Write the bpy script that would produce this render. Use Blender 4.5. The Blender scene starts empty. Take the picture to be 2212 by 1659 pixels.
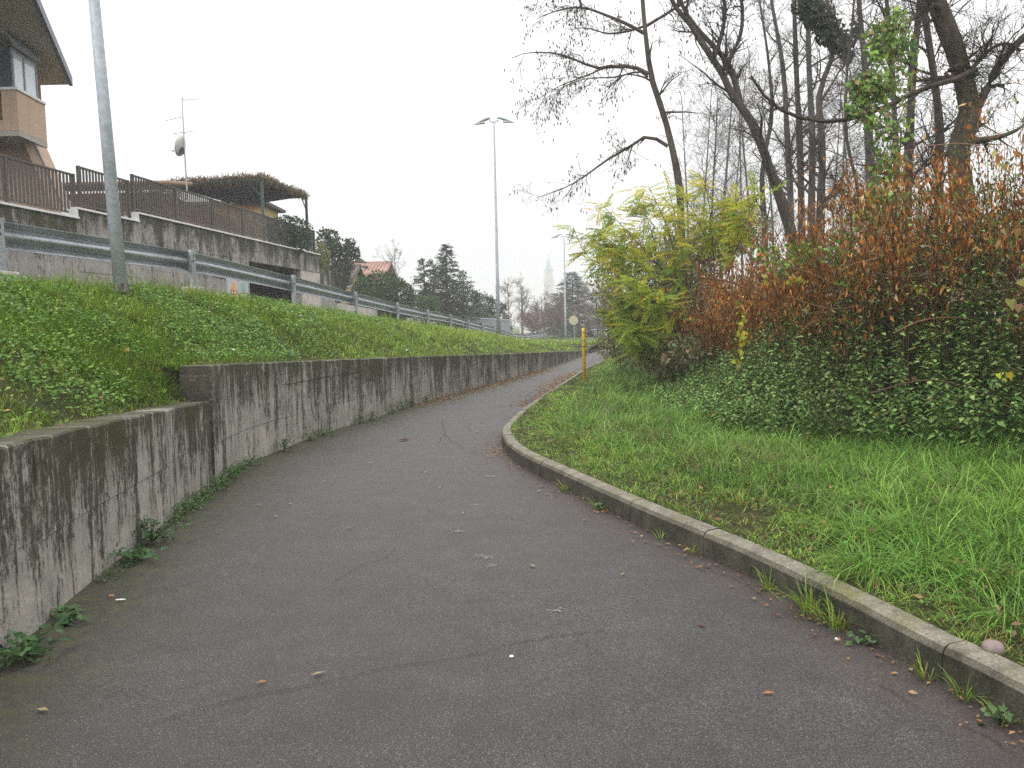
import bpy, math, random
import numpy as np

# ------------------------------------------------------------------ scene, camera, world, sun
sc = bpy.context.scene
COL = sc.collection
RNG = np.random.default_rng(7)
random.seed(7)
FPX, PITCH, ROLL, EYE = 1729.0, math.radians(4.25), math.radians(1.2), 1.55   # focal length for a 2212 px wide picture
_F = np.array([0, math.cos(PITCH), -math.sin(PITCH)])
_U0 = np.array([0, math.sin(PITCH), math.cos(PITCH)])
_R = np.array([1., 0, 0]) * math.cos(ROLL) - _U0 * math.sin(ROLL)
_U = _U0 * math.cos(ROLL) + np.array([1., 0, 0]) * math.sin(ROLL)
CAM = np.array([0, 0, EYE])

from mathutils import Matrix
cam = bpy.data.cameras.new('camera')
camo = bpy.data.objects.new('camera', cam)
COL.objects.link(camo)
cam.sensor_width = 36.0
cam.lens = 36.0 * FPX / 2212.0
cam.clip_end = 3000
cam.clip_start = 0.05
M = Matrix([[_R[i], _U[i], -_F[i], CAM[i]] for i in range(3)] + [[0, 0, 0, 1]])
camo.matrix_world = M
sc.camera = camo

sc.view_settings.view_transform = 'Standard'
sc.view_settings.look = 'None'
sc.view_settings.gamma = 1.0
sc.view_settings.exposure = 0.6
sc.cycles.use_denoising = False
sc.cycles.max_bounces = 6
sc.cycles.diffuse_bounces = 3
sc.cycles.glossy_bounces = 2
sc.cycles.transmission_bounces = 4
sc.cycles.transparent_max_bounces = 8
sc.cycles.volume_bounces = 1

SUN_EL, SUN_ROT = math.radians(38), math.radians(215)
w = bpy.data.worlds.new('World'); sc.world = w; w.use_nodes = True
nt = w.node_tree; nt.nodes.clear()
out = nt.nodes.new('ShaderNodeOutputWorld'); bg = nt.nodes.new('ShaderNodeBackground')
sky = nt.nodes.new('ShaderNodeTexSky'); sky.sky_type = 'NISHITA'; sky.sun_disc = False
sky.sun_elevation = SUN_EL; sky.sun_rotation = SUN_ROT; sky.dust_density = 6.0; sky.air_density = 1.5
hs = nt.nodes.new('ShaderNodeHueSaturation'); hs.inputs['Saturation'].default_value = 0.12; hs.inputs['Value'].default_value = 0.1
nt.links.new(sky.outputs[0], hs.inputs['Color'])
tc = nt.nodes.new('ShaderNodeTexCoord'); sx = nt.nodes.new('ShaderNodeSeparateXYZ')
nt.links.new(tc.outputs['Generated'], sx.inputs[0])
ramp = nt.nodes.new('ShaderNodeValToRGB')          # overcast: brighter towards the zenith
ramp.color_ramp.elements[0].position = 0.0; ramp.color_ramp.elements[0].color = (0.68, 0.68, 0.685, 1)
ramp.color_ramp.elements[1].position = 1.0; ramp.color_ramp.elements[1].color = (2.4, 2.4, 2.42, 1)
_e = ramp.color_ramp.elements.new(0.15); _e.color = (0.84, 0.84, 0.845, 1)
_e = ramp.color_ramp.elements.new(0.38); _e.color = (1.12, 1.12, 1.125, 1)
nt.links.new(sx.outputs['Z'], ramp.inputs[0])
cn = nt.nodes.new('ShaderNodeTexNoise'); cn.inputs['Scale'].default_value = 2.2; cn.inputs['Detail'].default_value = 3
nt.links.new(tc.outputs['Generated'], cn.inputs['Vector'])
mr = nt.nodes.new('ShaderNodeMapRange'); mr.inputs['To Min'].default_value = 0.95; mr.inputs['To Max'].default_value = 1.05
nt.links.new(cn.outputs['Fac'], mr.inputs['Value'])
mul = nt.nodes.new('ShaderNodeVectorMath'); mul.operation = 'SCALE'
nt.links.new(ramp.outputs[0], mul.inputs[0]); nt.links.new(mr.outputs[0], mul.inputs['Scale'])
mx = nt.nodes.new('ShaderNodeMixRGB'); mx.inputs[0].default_value = 0.9
nt.links.new(hs.outputs[0], mx.inputs[1]); nt.links.new(mul.outputs[0], mx.inputs[2])
nt.links.new(mx.outputs[0], bg.inputs[0]); bg.inputs[1].default_value = 1.0
nt.links.new(bg.outputs[0], out.inputs[0])

sl = bpy.data.lights.new('sun', 'SUN'); sl.energy = 0.8; sl.angle = math.radians(45); sl.color = (1, 0.97, 0.93)
so = bpy.data.objects.new('sun', sl); COL.objects.link(so)
so.rotation_euler = (math.pi / 2 - SUN_EL, 0, math.pi - SUN_ROT)

# ------------------------------------------------------------------ picture-to-place helpers
def ray(u, v): return _F * FPX + _R * (u - 1106) - _U * (v - 829.5)
def G(u, v, z=0.0):
    d = ray(u, v); return CAM + d * ((z - EYE) / d[2])
def D(u, v, y):
    d = ray(u, v); return CAM + d * (y / d[1])
B = 0.1294                       # the upper road runs along x = c + B*y
DV = np.array([B, 1.0]) / math.hypot(B, 1); NV = np.array([DV[1], -DV[0]])
def WP(u, v, c):                 # where the sight line meets the vertical plane x = c + B*y
    d = ray(u, v); t = c / (d[0] - B * d[1]); return CAM + d * t
def LP(c, y, z, off=0.0): return np.array([c + B * y + off * NV[0], y + off * NV[1], z])

# ------------------------------------------------------------------ materials
def lin(r, g, b):
    f = lambda c: (c / 255 / 12.92) if c / 255 <= 0.04045 else ((c / 255 + 0.055) / 1.055) ** 2.4
    return (f(r), f(g), f(b))
MATS = {}
class NB:
    def __init__(s, name):
        s.m = bpy.data.materials.new(name); s.m.use_nodes = True; s.t = s.m.node_tree; s.t.nodes.clear()
        s.o = s.t.nodes.new('ShaderNodeOutputMaterial'); MATS[name] = s.m
    def n(s, typ, **kw):
        x = s.t.nodes.new('ShaderNode' + typ)
        for k, v in kw.items():
            if k.startswith('_'): setattr(x, k[1:], v)
            else: x.inputs[k.replace('__', ' ')].default_value = v
        return x
    def l(s, a, b): s.t.links.new(a, b)
    def noise(s, vec, scale, detail=4, rough=0.55, dist=0.0):
        x = s.n('TexNoise', Scale=scale, Detail=detail, Roughness=rough, Distortion=dist)
        if vec is not None: s.l(vec, x.inputs['Vector'])
        return x.outputs['Fac']
    def ramp(s, fac, stops, interp='LINEAR'):
        x = s.n('ValToRGB'); cr = x.color_ramp; cr.interpolation = interp
        while len(cr.elements) < len(stops): cr.elements.new(0.5)
        for e, (p, c) in zip(cr.elements, stops):
            e.position = p; e.color = (*c, 1) if isinstance(c, tuple) else (c, c, c, 1)
        s.l(fac, x.inputs[0]); return x.outputs[0]
    def mix(s, fac, a, b, blend='MIX'):
        x = s.n('MixRGB', _blend_type=blend)
        for i, q in enumerate((fac, a, b)):
            if isinstance(q, (int, float)): x.inputs[i].default_value = q if i == 0 else (q, q, q, 1)
            elif isinstance(q, tuple): x.inputs[i].default_value = (*q, 1)
            else: s.l(q, x.inputs[i])
        return x.outputs[0]
    def math(s, op, a, b=0.0, clamp=False):
        x = s.n('Math', _operation=op, _use_clamp=clamp)
        for i, q in enumerate((a, b)):
            if isinstance(q, (int, float)): x.inputs[i].default_value = q
            else: s.l(q, x.inputs[i])
        return x.outputs[0]
    def mapr(s, v, a, b, c=0.0, d=1.0):
        x = s.n('MapRange', From__Min=a, From__Max=b, To__Min=c, To__Max=d); s.l(v, x.inputs['Value']); return x.outputs[0]
    def scale(s, vec, sc3):
        x = s.n('Mapping', Scale=sc3); s.l(vec, x.inputs['Vector']); return x.outputs[0]
    def pos(s): return s.n('NewGeometry').outputs['Position']
    def obj(s): return s.n('TexCoord').outputs['Object']
    def uv(s): return s.n('TexCoord').outputs['UV']
    def bump(s, h, strength=0.3, dist=0.02):
        x = s.n('Bump', Strength=strength, Distance=dist); s.l(h, x.inputs['Height']); return x.outputs[0]
    def done(s, col, rough=0.8, bump=None, metal=0.0, spec=0.3, **kw):
        p = s.n('BsdfPrincipled', Metallic=metal)
        p.inputs['Specular IOR Level'].default_value = spec
        if isinstance(col, tuple): p.inputs['Base Color'].default_value = (*col, 1)
        else: s.l(col, p.inputs['Base Color'])
        if isinstance(rough, (int, float)): p.inputs['Roughness'].default_value = rough
        else: s.l(rough, p.inputs['Roughness'])
        if bump is not None: s.l(bump, p.inputs['Normal'])
        for k, v in kw.items(): p.inputs[k.replace('__', ' ')].default_value = v
        s.l(p.outputs[0], s.o.inputs[0]); return s.m

def plain(name, col, rough=0.7, var=0.25, scale=6.0, metal=0.0, bump=0.15, spec=0.3):
    b = NB(name); f = b.noise(b.pos(), scale, 6, 0.65)
    lo = tuple(c * (1 - var) for c in col); hi = tuple(min(1, c * (1 + var)) for c in col)
    c = b.ramp(f, [(0.25, lo), (0.75, hi)])
    g = b.noise(b.pos(), scale * 12, 3)
    return b.done(c, rough, b.bump(g, bump, 0.01), metal, spec)

def leafmat(name, trans=0.3, rough=0.5, spec=0.35):
    b = NB(name)
    a = b.n('Attribute', _attribute_name='Col').outputs['Color']
    p = b.n('BsdfPrincipled', Roughness=rough); p.inputs['Specular IOR Level'].default_value = spec
    b.l(a, p.inputs['Base Color'])
    t = b.n('BsdfTranslucent'); b.l(b.mix(1.0, a, (1.1, 1.15, 0.75), 'MULTIPLY'), t.inputs['Color'])
    mxs = b.n('MixShader'); mxs.inputs[0].default_value = trans
    b.l(p.outputs[0], mxs.inputs[1]); b.l(t.outputs[0], mxs.inputs[2]); b.l(mxs.outputs[0], b.o.inputs[0])
    return b.m

leafmat('leaf', 0.28, 0.5, 0.18)
leafmat('frond', 0.5, 0.55, 0.2)
leafmat('grass_blade', 0.24, 0.5, 0.16)
leafmat('dead_leaf', 0.18, 0.8, 0.15)
leafmat('bark_col', 0.0, 0.9, 0.15)

def m_asphalt():
    b = NB('asphalt'); P = b.pos()
    fine = b.noise(P, 150, 4, 0.8)
    grit = b.n('TexVoronoi', Scale=150.0, _feature='F1'); b.l(P, grit.inputs['Vector'])
    sepc = b.n('SeparateColor'); b.l(grit.outputs['Color'], sepc.inputs[0])
    base = b.ramp(fine, [(0.35, (0.007, 0.006, 0.006)), (0.50, (0.036, 0.0315, 0.0288)), (0.66, (0.135, 0.12, 0.113))])
    stone = b.math('MULTIPLY', b.math('GREATER_THAN', sepc.outputs[0], 0.90), b.mapr(grit.outputs['Distance'], 0.55, 0.25))
    c = b.mix(b.math('MULTIPLY', stone, 0.75), base, (0.21, 0.19, 0.17))
    large = b.noise(P, 0.7, 7, 0.62)
    c = b.mix(1.0, c, b.ramp(large, [(0.3, 0.62), (0.7, 1.2)]), 'MULTIPLY')
    mid = b.noise(P, 4.0, 5, 0.7)
    c = b.mix(1.0, c, b.ramp(mid, [(0.3, 0.80), (0.7, 1.15)]), 'MULTIPLY')
    # dirt and moss settle against the wall and the kerb: distances are carried by the UV map (m from wall, m from kerb)
    s = b.n('SeparateXYZ'); b.l(b.uv(), s.inputs[0])
    n1 = b.noise(P, 2.6, 6, 0.7)
    dw = b.math('ADD', s.outputs[0], b.math('MULTIPLY', b.math('SUBTRACT', n1, 0.5), 0.9))
    mw = b.mapr(dw, 0.85, 0.1)
    moss = b.ramp(b.noise(P, 9, 5, 0.7), [(0.4, (0.028, 0.023, 0.015)), (0.6, (0.062, 0.064, 0.013))])
    c = b.mix(b.math('MULTIPLY', mw, 0.7), c, moss)
    dk = b.math('ADD', s.outputs[1], b.math('MULTIPLY', b.math('SUBTRACT', n1, 0.5), 0.7))
    mk = b.mapr(dk, 0.5, 0.02)
    c = b.mix(b.math('MULTIPLY', mk, 0.55), c, (0.036, 0.021, 0.016))
    r = b.mapr(large, 0.3, 0.7, 0.5, 0.68)
    h = b.math('ADD', fine, b.math('MULTIPLY', grit.outputs['Distance'], 0.6))
    return b.done(c, r, b.bump(h, 0.55, 0.006), 0, 0.4)
m_asphalt()

def m_concrete(name, cover=0.5, base=(0.33, 0.31, 0.28), moss=0.5, xs=7.0):
    """UV = (metres along, metres below the top)."""
    b = NB(name); uv = b.uv(); s = b.n('SeparateXYZ'); b.l(uv, s.inputs[0]); P = b.pos()
    st = b.noise(b.scale(uv, (xs, 0.55, 1)), 1.0, 8, 0.68, 0.25)
    st2 = b.noise(b.scale(uv, (xs * 3.2, 1.6, 1)), 1.0, 6, 0.72, 0.4)
    bl = b.noise(b.scale(uv, (1.1, 0.9, 1)), 1.0, 5, 0.6)
    pit = b.noise(P, 38, 5, 0.75)
    depth = b.mapr(s.outputs[1], 0.0, 1.1, 0.16, -0.16)
    fleck = b.noise(b.scale(uv, (26, 9, 1)), 1.0, 4, 0.75, 0.3)
    k = b.math('ADD', b.math('ADD', b.math('MULTIPLY', st, 1.3), b.math('MULTIPLY', st2, 1.0)), b.math('MULTIPLY', bl, 0.9))
    k = b.math('ADD', k, b.math('ADD', depth, b.math('ADD', b.math('MULTIPLY', b.math('SUBTRACT', pit, 0.5), 0.7), b.math('MULTIPLY', b.math('SUBTRACT', fleck, 0.5), 0.9))))
    cov = b.mapr(k, 1.92 - cover * 0.5, 2.12 - cover * 0.5)
    clean = b.ramp(b.noise(P, 3.2, 7, 0.7), [(0.3, tuple(c * 0.68 for c in base)), (0.7, tuple(c * 1.2 for c in base))])
    clean = b.mix(1.0, clean, b.ramp(pit, [(0.3, 0.72), (0.65, 1.12)]), 'MULTIPLY')
    dark = b.ramp(b.noise(P, 7, 5, 0.7), [(0.35, (0.018, 0.017, 0.011)), (0.6, (0.046, 0.040, 0.026)), (0.75, (0.10, 0.088, 0.06))])
    c = b.mix(b.math('MULTIPLY', cov, 0.9), clean, dark)
    mz = b.math('MULTIPLY', b.mapr(b.noise(b.scale(uv, (2.2, 1.1, 1)), 1.0, 6, 0.7), 0.42, 0.62), b.mapr(s.outputs[1], 0.50, -0.05))
    c = b.mix(b.math('MULTIPLY', mz, moss), c, (0.045, 0.052, 0.010))
    hgt = b.math('ADD', b.math('MULTIPLY', pit, 0.7), b.math('MULTIPLY', cov, -0.3))
    return b.done(c, 0.9, b.bump(hgt, 0.6, 0.012), 0, 0.2)
m_concrete('stained_concrete', 0.83, (0.38, 0.355, 0.315), 0.9)
m_concrete('upper_concrete', 0.82, (0.34, 0.32, 0.295), 1.0, 3.0)
m_concrete('pale_concrete', -0.3, (0.52, 0.48, 0.43), 0.15, 3.0)
m_concrete('kerb_concrete', 0.42, (0.30, 0.275, 0.24), 0.7, 5.0)

def m_kerb():
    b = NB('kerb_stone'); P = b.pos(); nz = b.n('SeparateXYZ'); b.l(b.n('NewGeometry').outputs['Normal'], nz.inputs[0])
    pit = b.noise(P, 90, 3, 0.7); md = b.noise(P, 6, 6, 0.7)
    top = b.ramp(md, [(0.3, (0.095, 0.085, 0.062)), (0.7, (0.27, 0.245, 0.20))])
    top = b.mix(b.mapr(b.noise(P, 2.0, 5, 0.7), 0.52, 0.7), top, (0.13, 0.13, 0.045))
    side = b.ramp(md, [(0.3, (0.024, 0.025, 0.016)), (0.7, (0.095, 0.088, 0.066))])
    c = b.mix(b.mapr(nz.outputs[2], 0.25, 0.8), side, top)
    c = b.mix(1.0, c, b.ramp(pit, [(0.3, 0.6), (0.55, 1.0), (0.75, 1.7)]), 'MULTIPLY')
    return b.done(c, 0.9, b.bump(pit, 0.5, 0.006), 0, 0.2)
m_kerb()

def m_soil():
    b = NB('soil'); P = b.pos()
    c = b.ramp(b.noise(P, 5, 7, 0.75), [(0.3, (0.022, 0.02, 0.012)), (0.55, (0.045, 0.05, 0.018)), (0.75, (0.075, 0.062, 0.03))])
    return b.done(c, 1.0, b.bump(b.noise(P, 25, 5, 0.7), 0.8, 0.03), 0, 0.1)
m_soil()
def m_field():
    b = NB('far_ground'); P = b.pos()
    c = b.ramp(b.noise(P, 0.4, 6, 0.7), [(0.3, (0.05, 0.07, 0.02)), (0.7, (0.09, 0.12, 0.03))])
    return b.done(c, 1.0, b.bump(b.noise(P, 6, 4), 0.5, 0.05), 0, 0.1)
m_field()
def m_galv(name, col=(0.36, 0.385, 0.41), sc_=14, metal=0.6):
    b = NB(name); P = b.pos()
    v = b.n('TexVoronoi', Scale=float(sc_) * 3); b.l(P, v.inputs['Vector'])
    sp = b.n('SeparateColor'); b.l(v.outputs['Color'], sp.inputs[0])
    f = b.math('ADD', b.math('MULTIPLY', sp.outputs[0], 0.25), b.math('MULTIPLY', b.noise(P, 3, 6, 0.7), 0.75))
    c = b.ramp(f, [(0.25, tuple(x * 0.72 for x in col)), (0.75, tuple(min(1, x * 1.2) for x in col))])
    return b.done(c, b.mapr(f, 0.3, 0.7, 0.40, 0.58), b.bump(b.noise(P, 60, 2), 0.05, 0.004), metal, 0.5)
m_galv('galvanised', (0.38, 0.405, 0.435), 14, 0.8); m_galv('pole_steel', (0.45, 0.49, 0.545), 8, 0.15); m_galv('sheet_steel', (0.34, 0.36, 0.385), 4)
plain('lamp_shell', (0.46, 0.54, 0.52), 0.4, 0.1); plain('lamp_glass', (0.55, 0.55, 0.56), 0.15, 0.1)
plain('yellow_paint', (0.78, 0.50, 0.015), 0.4, 0.12, 9, 0, 0.05, 0.5)
plain('dark_metal', (0.035, 0.033, 0.033), 0.5); plain('rail_brown', (0.078, 0.066, 0.058), 0.55, 0.25, 10)
plain('white_coping', (0.66, 0.66, 0.65), 0.6, 0.12); plain('beige_render', (0.46, 0.335, 0.245), 0.9, 0.1, 3)
plain('grey_soffit', (0.40, 0.365, 0.315), 0.85, 0.12, 1.5); plain('under_balcony', (0.36, 0.33, 0.29), 0.9, 0.1)
plain('slate_frame', (0.035, 0.04, 0.065), 0.45); plain('pale_frame', (0.25, 0.26, 0.32), 0.5, 0.1)
plain('fascia', (0.12, 0.12, 0.17), 0.5, 0.1)
plain('ochre_render', (0.42, 0.245, 0.12), 0.9, 0.12, 3); plain('yellow_render', (0.55, 0.40, 0.20), 0.9, 0.1, 3)
plain('green_metal', (0.035, 0.07, 0.06), 0.5); plain('tarp', (0.045, 0.05, 0.065), 0.7, 0.2, 2)
plain('roof_tile', (0.27, 0.17, 0.115), 0.85, 0.4, 2.5); plain('red_tile', (0.33, 0.20, 0.155), 0.85, 0.4, 1.2)
plain('faded_tile', (0.25, 0.215, 0.19), 0.9, 0.2, 1.0); plain('dark_tile', (0.10, 0.085, 0.07), 0.9, 0.35, 2.0)
plain('dish_grey', (0.55, 0.55, 0.52), 0.5, 0.08); plain('cabinet', (0.44, 0.455, 0.47), 0.5, 0.08)
plain('sticker_red', (0.55, 0.07, 0.06), 0.6); plain('sticker_yellow', (0.7, 0.38, 0.06), 0.6); plain('sticker_blue', (0.05, 0.14, 0.45), 0.6); plain('sticker_green', (0.25, 0.42, 0.36), 0.6)
plain('sticker_white', (0.8, 0.8, 0.8), 0.6)
plain('church_stone', (0.36, 0.30, 0.26), 0.9, 0.1, 0.3); plain('church_brick', (0.30, 0.18, 0.13), 0.9, 0.12, 0.3); plain('copper', (0.06, 0.22, 0.19), 0.7, 0.12, 0.4)
plain('pale_paving', (0.42, 0.40, 0.37), 0.9, 0.15); plain('white_wall', (0.68, 0.67, 0.64), 0.9, 0.1, 0.5)
plain('sign_back', (0.42, 0.40, 0.25), 0.6, 0.15, 5); plain('sign_dark', (0.04, 0.035, 0.05), 0.6); plain('sign_red', (0.5, 0.12, 0.06), 0.6)
plain('pink_stone', (0.20, 0.155, 0.145), 0.9, 0.3, 30); plain('crack', (0.02, 0.018, 0.017), 1.0)
plain('paper', (0.75, 0.75, 0.75), 0.8); plain('worn_paint', (0.34, 0.325, 0.31), 0.9, 0.3, 60); plain('dark_void', (0.03, 0.028, 0.026), 0.9)
plain('cork', (0.6, 0.3, 0.12), 0.8)
def m_glass(name, col):
    b = NB(name); return b.done(col, 0.08, None, 0, 0.9)
m_glass('window_glass', (0.55, 0.60, 0.66)); m_glass('shed_glass', (0.3, 0.33, 0.36))

ORD = 'first second third fourth fifth sixth seventh eighth ninth tenth eleventh twelfth thirteenth fourteenth fifteenth sixteenth seventeenth eighteenth'.split()
# ------------------------------------------------------------------ object helpers
def tag(o, label=None, cat=None, group=None, kind=None):
    if label: o['label'] = label
    if cat: o['category'] = cat
    if group: o['group'] = group
    if kind: o['kind'] = kind
    return o
def link(name, me, mat, parent=None):
    o = bpy.data.objects.new(name, me); COL.objects.link(o)
    if mat is not None and me is not None and not me.materials: me.materials.append(MATS[mat] if isinstance(mat, str) else mat)
    if parent is not None: o.parent = parent
    return o
def empty(name, loc=(0, 0, 0)):
    o = bpy.data.objects.new(name, None); COL.objects.link(o); o.location = tuple(float(q) for q in loc); o.empty_display_size = 0.2
    return o
def place(o, parent):           # parent a part whose mesh is in world coordinates
    o.parent = parent; o.location = tuple(-q for q in parent.location); return o

def np_mesh(name, V, T, col=None, uv=None, smooth=False):
    V = np.ascontiguousarray(V, dtype=np.float32).reshape(-1, 3); T = np.ascontiguousarray(T, dtype=np.int32)
    k = T.shape[1]; me = bpy.data.meshes.new(name)
    me.vertices.add(len(V)); me.vertices.foreach_set('co', V.ravel())
    me.loops.add(T.size); me.loops.foreach_set('vertex_index', T.ravel())
    me.polygons.add(len(T)); me.polygons.foreach_set('loop_start', np.arange(0, T.size, k, dtype=np.int32))
    if smooth: me.polygons.foreach_set('use_smooth', np.ones(len(T), dtype=bool))
    if col is not None:
        a = me.attributes.new('Col', 'FLOAT_COLOR', 'POINT')
        c4 = np.ones((len(V), 4), dtype=np.float32); c4[:, :3] = col; a.data.foreach_set('color', c4.ravel())
    if uv is not None:
        l = me.uv_layers.new(name='UVMap'); l.data.foreach_set('uv', np.asarray(uv, dtype=np.float32)[T.ravel()].ravel())
    me.update(calc_edges=True); return me

class MB:
    def __init__(s): s.v = []; s.f = []; s.uv = []
    def quadbox(s, P8):          # eight corners: bottom four, top four
        i = len(s.v); s.v += [tuple(map(float, p)) for p in P8]
        s.f += [tuple(i + q for q in f) for f in ((0, 3, 2, 1), (4, 5, 6, 7), (0, 1, 5, 4), (1, 2, 6, 5), (2, 3, 7, 6), (3, 0, 4, 7))]
        return s
    def box(s, x0, x1, y0, y1, z0, z1):
        return s.quadbox([(x0, y0, z0), (x1, y0, z0), (x1, y1, z0), (x0, y1, z0), (x0, y0, z1), (x1, y0, z1), (x1, y1, z1), (x0, y1, z1)])
    def obox(s, c, y0, y1, o0, o1, z0, z1, z0b=None, z1b=None):   # box along the upper road direction; far end may have other heights
        z0b = z0 if z0b is None else z0b; z1b = z1 if z1b is None else z1b
        return s.quadbox([LP(c, y0, z0, o0), LP(c, y0, z0, o1), LP(c, y1, z0b, o1), LP(c, y1, z0b, o0), LP(c, y0, z1, o0), LP(c, y0, z1, o1), LP(c, y1, z1b, o1), LP(c, y1, z1b, o0)])
    def prism(s, poly, a, b):    # polygon (list of 3d) swept by vector from a to b
        n = len(poly); i = len(s.v); a = np.array(a, float); b = np.array(b, float)
        s.v += [tuple(np.array(p) + a) for p in poly] + [tuple(np.array(p) + b) for p in poly]
        s.f.append(tuple(range(i + n - 1, i - 1, -1))); s.f.append(tuple(range(i + n, i + 2 * n)))
        for q in range(n): s.f.append((i + q, i + (q + 1) % n, i + n + (q + 1) % n, i + n + q))
        return s
    def tube(s, pts, rad, k=8, cap=True):
        pts = [np.array(p, float) for p in pts]; n = len(pts); i = len(s.v)
        if isinstance(rad, (int, float)): rad = [rad] * n
        for j, p in enumerate(pts):
            d = pts[min(j + 1, n - 1)] - pts[max(j - 1, 0)]; d /= np.linalg.norm(d) + 1e-9
            a = np.array([0, 0, 1.]) if abs(d[2]) < 0.9 else np.array([1., 0, 0])
            x = np.cross(d, a); x /= np.linalg.norm(x); y = np.cross(d, x)
            for q in range(k):
                t = 2 * math.pi * q / k; s.v.append(tuple(p + rad[j] * (math.cos(t) * x + math.sin(t) * y)))
        for j in range(n - 1):
            for q in range(k): s.f.append((i + j * k + q, i + j * k + (q + 1) % k, i + (j + 1) * k + (q + 1) % k, i + (j + 1) * k + q))
        if cap: s.f.append(tuple(i + q for q in range(k - 1, -1, -1))); s.f.append(tuple(i + (n - 1) * k + q for q in range(k)))
        return s
    def poly(s, P):
        i = len(s.v); s.v += [tuple(map(float, p)) for p in P]; s.f.append(tuple(range(i, i + len(P)))); return s
    def mesh(s, name, smooth=False):
        me = bpy.data.meshes.new(name); me.from_pydata(s.v, [], s.f)
        if smooth: me.polygons.foreach_set('use_smooth', [True] * len(me.polygons))
        me.update(); return me
    def build(s, name, mat, parent=None, smooth=False, bevel=0.0, uvdir=None, ztop=0.0):
        me = s.mesh(name, smooth)
        if uvdir is not None:
            l = me.uv_layers.new(name='UVMap')
            vi = np.empty(len(me.loops), dtype=np.int32); me.loops.foreach_get('vertex_index', vi)
            V = np.array(s.v)[vi]; U = np.stack([V[:, 0] * uvdir[0] + V[:, 1] * uvdir[1], ztop - V[:, 2]], 1)
            l.data.foreach_set('uv', U.astype(np.float32).ravel())
        o = link(name, me, mat)
        if parent is not None: place(o, parent)
        if bevel:
            bv = o.modifiers.new('bevel', 'BEVEL'); bv.width = bevel; bv.segments = 2; bv.limit_method = 'ANGLE'
        return o

def spline(P, step):
    P = np.array(P, float); n = len(P); res = []
    for i in range(n - 1):
        p0, p1, p2, p3 = P[max(i - 1, 0)], P[i], P[i + 1], P[min(i + 2, n - 1)]
        for t in np.linspace(0, 1, 24, endpoint=False):
            res.append(0.5 * ((2 * p1) + (-p0 + p2) * t + (2 * p0 - 5 * p1 + 4 * p2 - p3) * t * t + (-p0 + 3 * p1 - 3 * p2 + p3) * t ** 3))
    res.append(P[-1]); res = np.array(res)
    s = np.concatenate([[0], np.cumsum(np.linalg.norm(np.diff(res, axis=0), axis=1))])
    m = max(2, int(s[-1] / step) + 1); q = np.linspace(0, s[-1], m)
    return np.stack([np.interp(q, s, res[:, k]) for k in range(P.shape[1])], 1), q
def tangents(P):
    t = np.gradient(P[:, :2], axis=0); t /= np.linalg.norm(t, axis=1)[:, None]; return t
def dist_to(P, X):              # distance of points X (n,2) to polyline P, and index of nearest sample
    out = np.empty(len(X)); idx = np.empty(len(X), int); Q = P[::4, :2].astype(np.float32); X = np.asarray(X, dtype=np.float32)
    for a in range(0, len(X), 8000):
        x = X[a:a + 8000]; d = (x[:, None, 0] - Q[None, :, 0]) ** 2 + (x[:, None, 1] - Q[None, :, 1]) ** 2; k = d.argmin(1); best = d[np.arange(len(x)), k]
        for sg in (-1, 1):     # refine on the two neighbouring segments
            k2 = np.clip(k + sg, 0, len(Q) - 1); e = Q[k2] - Q[k]; t = np.clip(((x - Q[k]) * e).sum(1) / np.maximum((e * e).sum(1), 1e-9), 0, 1); q = Q[k] + e * t[:, None]; best = np.minimum(best, ((x - q) ** 2).sum(1))
        idx[a:a + 8000] = np.minimum(k * 4, len(P) - 1); out[a:a + 8000] = np.sqrt(best)
    return out, idx
def sm(a, b, x): t = np.clip((x - a) / (b - a), 0, 1); return t * t * (3 - 2 * t)
def vnoise(X, f, seed=0):       # cheap smooth 2-d noise in -1..1
    x = X[:, 0] * f; y = X[:, 1] * f; s = seed * 1.7
    return (np.sin(x * 1.3 + 1.1 * np.sin(y * 0.9 + s) + s) + np.sin(y * 1.7 + 1.3 * np.sin(x * 1.1 - s) + 2 * s) + 0.6 * np.sin(2.3 * x - 1.9 * y + 3 * s) + 0.5 * np.sin(3.7 * y + 2.9 * x + s)) / 3.1

# ------------------------------------------------------------------ the lie of the land
WALL = [(-2.3, -3), (-2.42, 1.0), (-2.50, 3.79), (-2.60, 4.5), (-2.68, 5.06), (-2.82, 6.25), (-3.0, 7.92),
        (-3.10, 9.1), (-3.02, 10.1), (-2.80, 11.84), (-2.42, 13.5), (-1.93, 16.05), (-1.17, 18.9), (-0.08, 22.9), (1.22, 28.1), (3.05, 36.3), (3.9, 40.4)]
KERB = [(2.6, -3), (2.25, 1.0), (1.90, 2.87), (1.77, 3.37), (1.62, 4.01), (1.38, 4.84), (0.99, 5.87), (0.42, 7.56), (0.02, 8.9), (-0.14, 10.1), (-0.12, 11.2),
        (0.18, 13.4), (0.72, 16.5), (1.52, 21.2), (2.45, 26.2), (3.4, 30.6), (4.9, 39.3), (6.0, 45)]
WL, WS = spline(WALL, 0.1); KL, KS = spline(KERB, 0.05)
def wall_top(y): return np.where(y < 7.95, np.interp(y, [-3, 3.8, 7.9], [1.02, 1.01, 0.86]), np.interp(y, [7.95, 11.8, 16, 22.9, 28, 36.3, 40.4], [1.21, 1.08, 0.95, 0.72, 0.56, 0.30, 0.16]))
RAILTOP = ([-5, 8.7, 12.8, 16.8, 20.8, 24.8, 28.8, 32.8, 36.8, 44.8, 52.8, 62, 75, 95], [2.75, 2.80, 2.81, 2.65, 2.46, 2.28, 2.13, 2.0, 1.8, 1.42, 0.95, 0.72, 0.66, 0.66])
def rail_top(y): return np.interp(y, *RAILTOP)
RC = -6.7
def rail_ground(y): return rail_top(y) - 0.74
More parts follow.
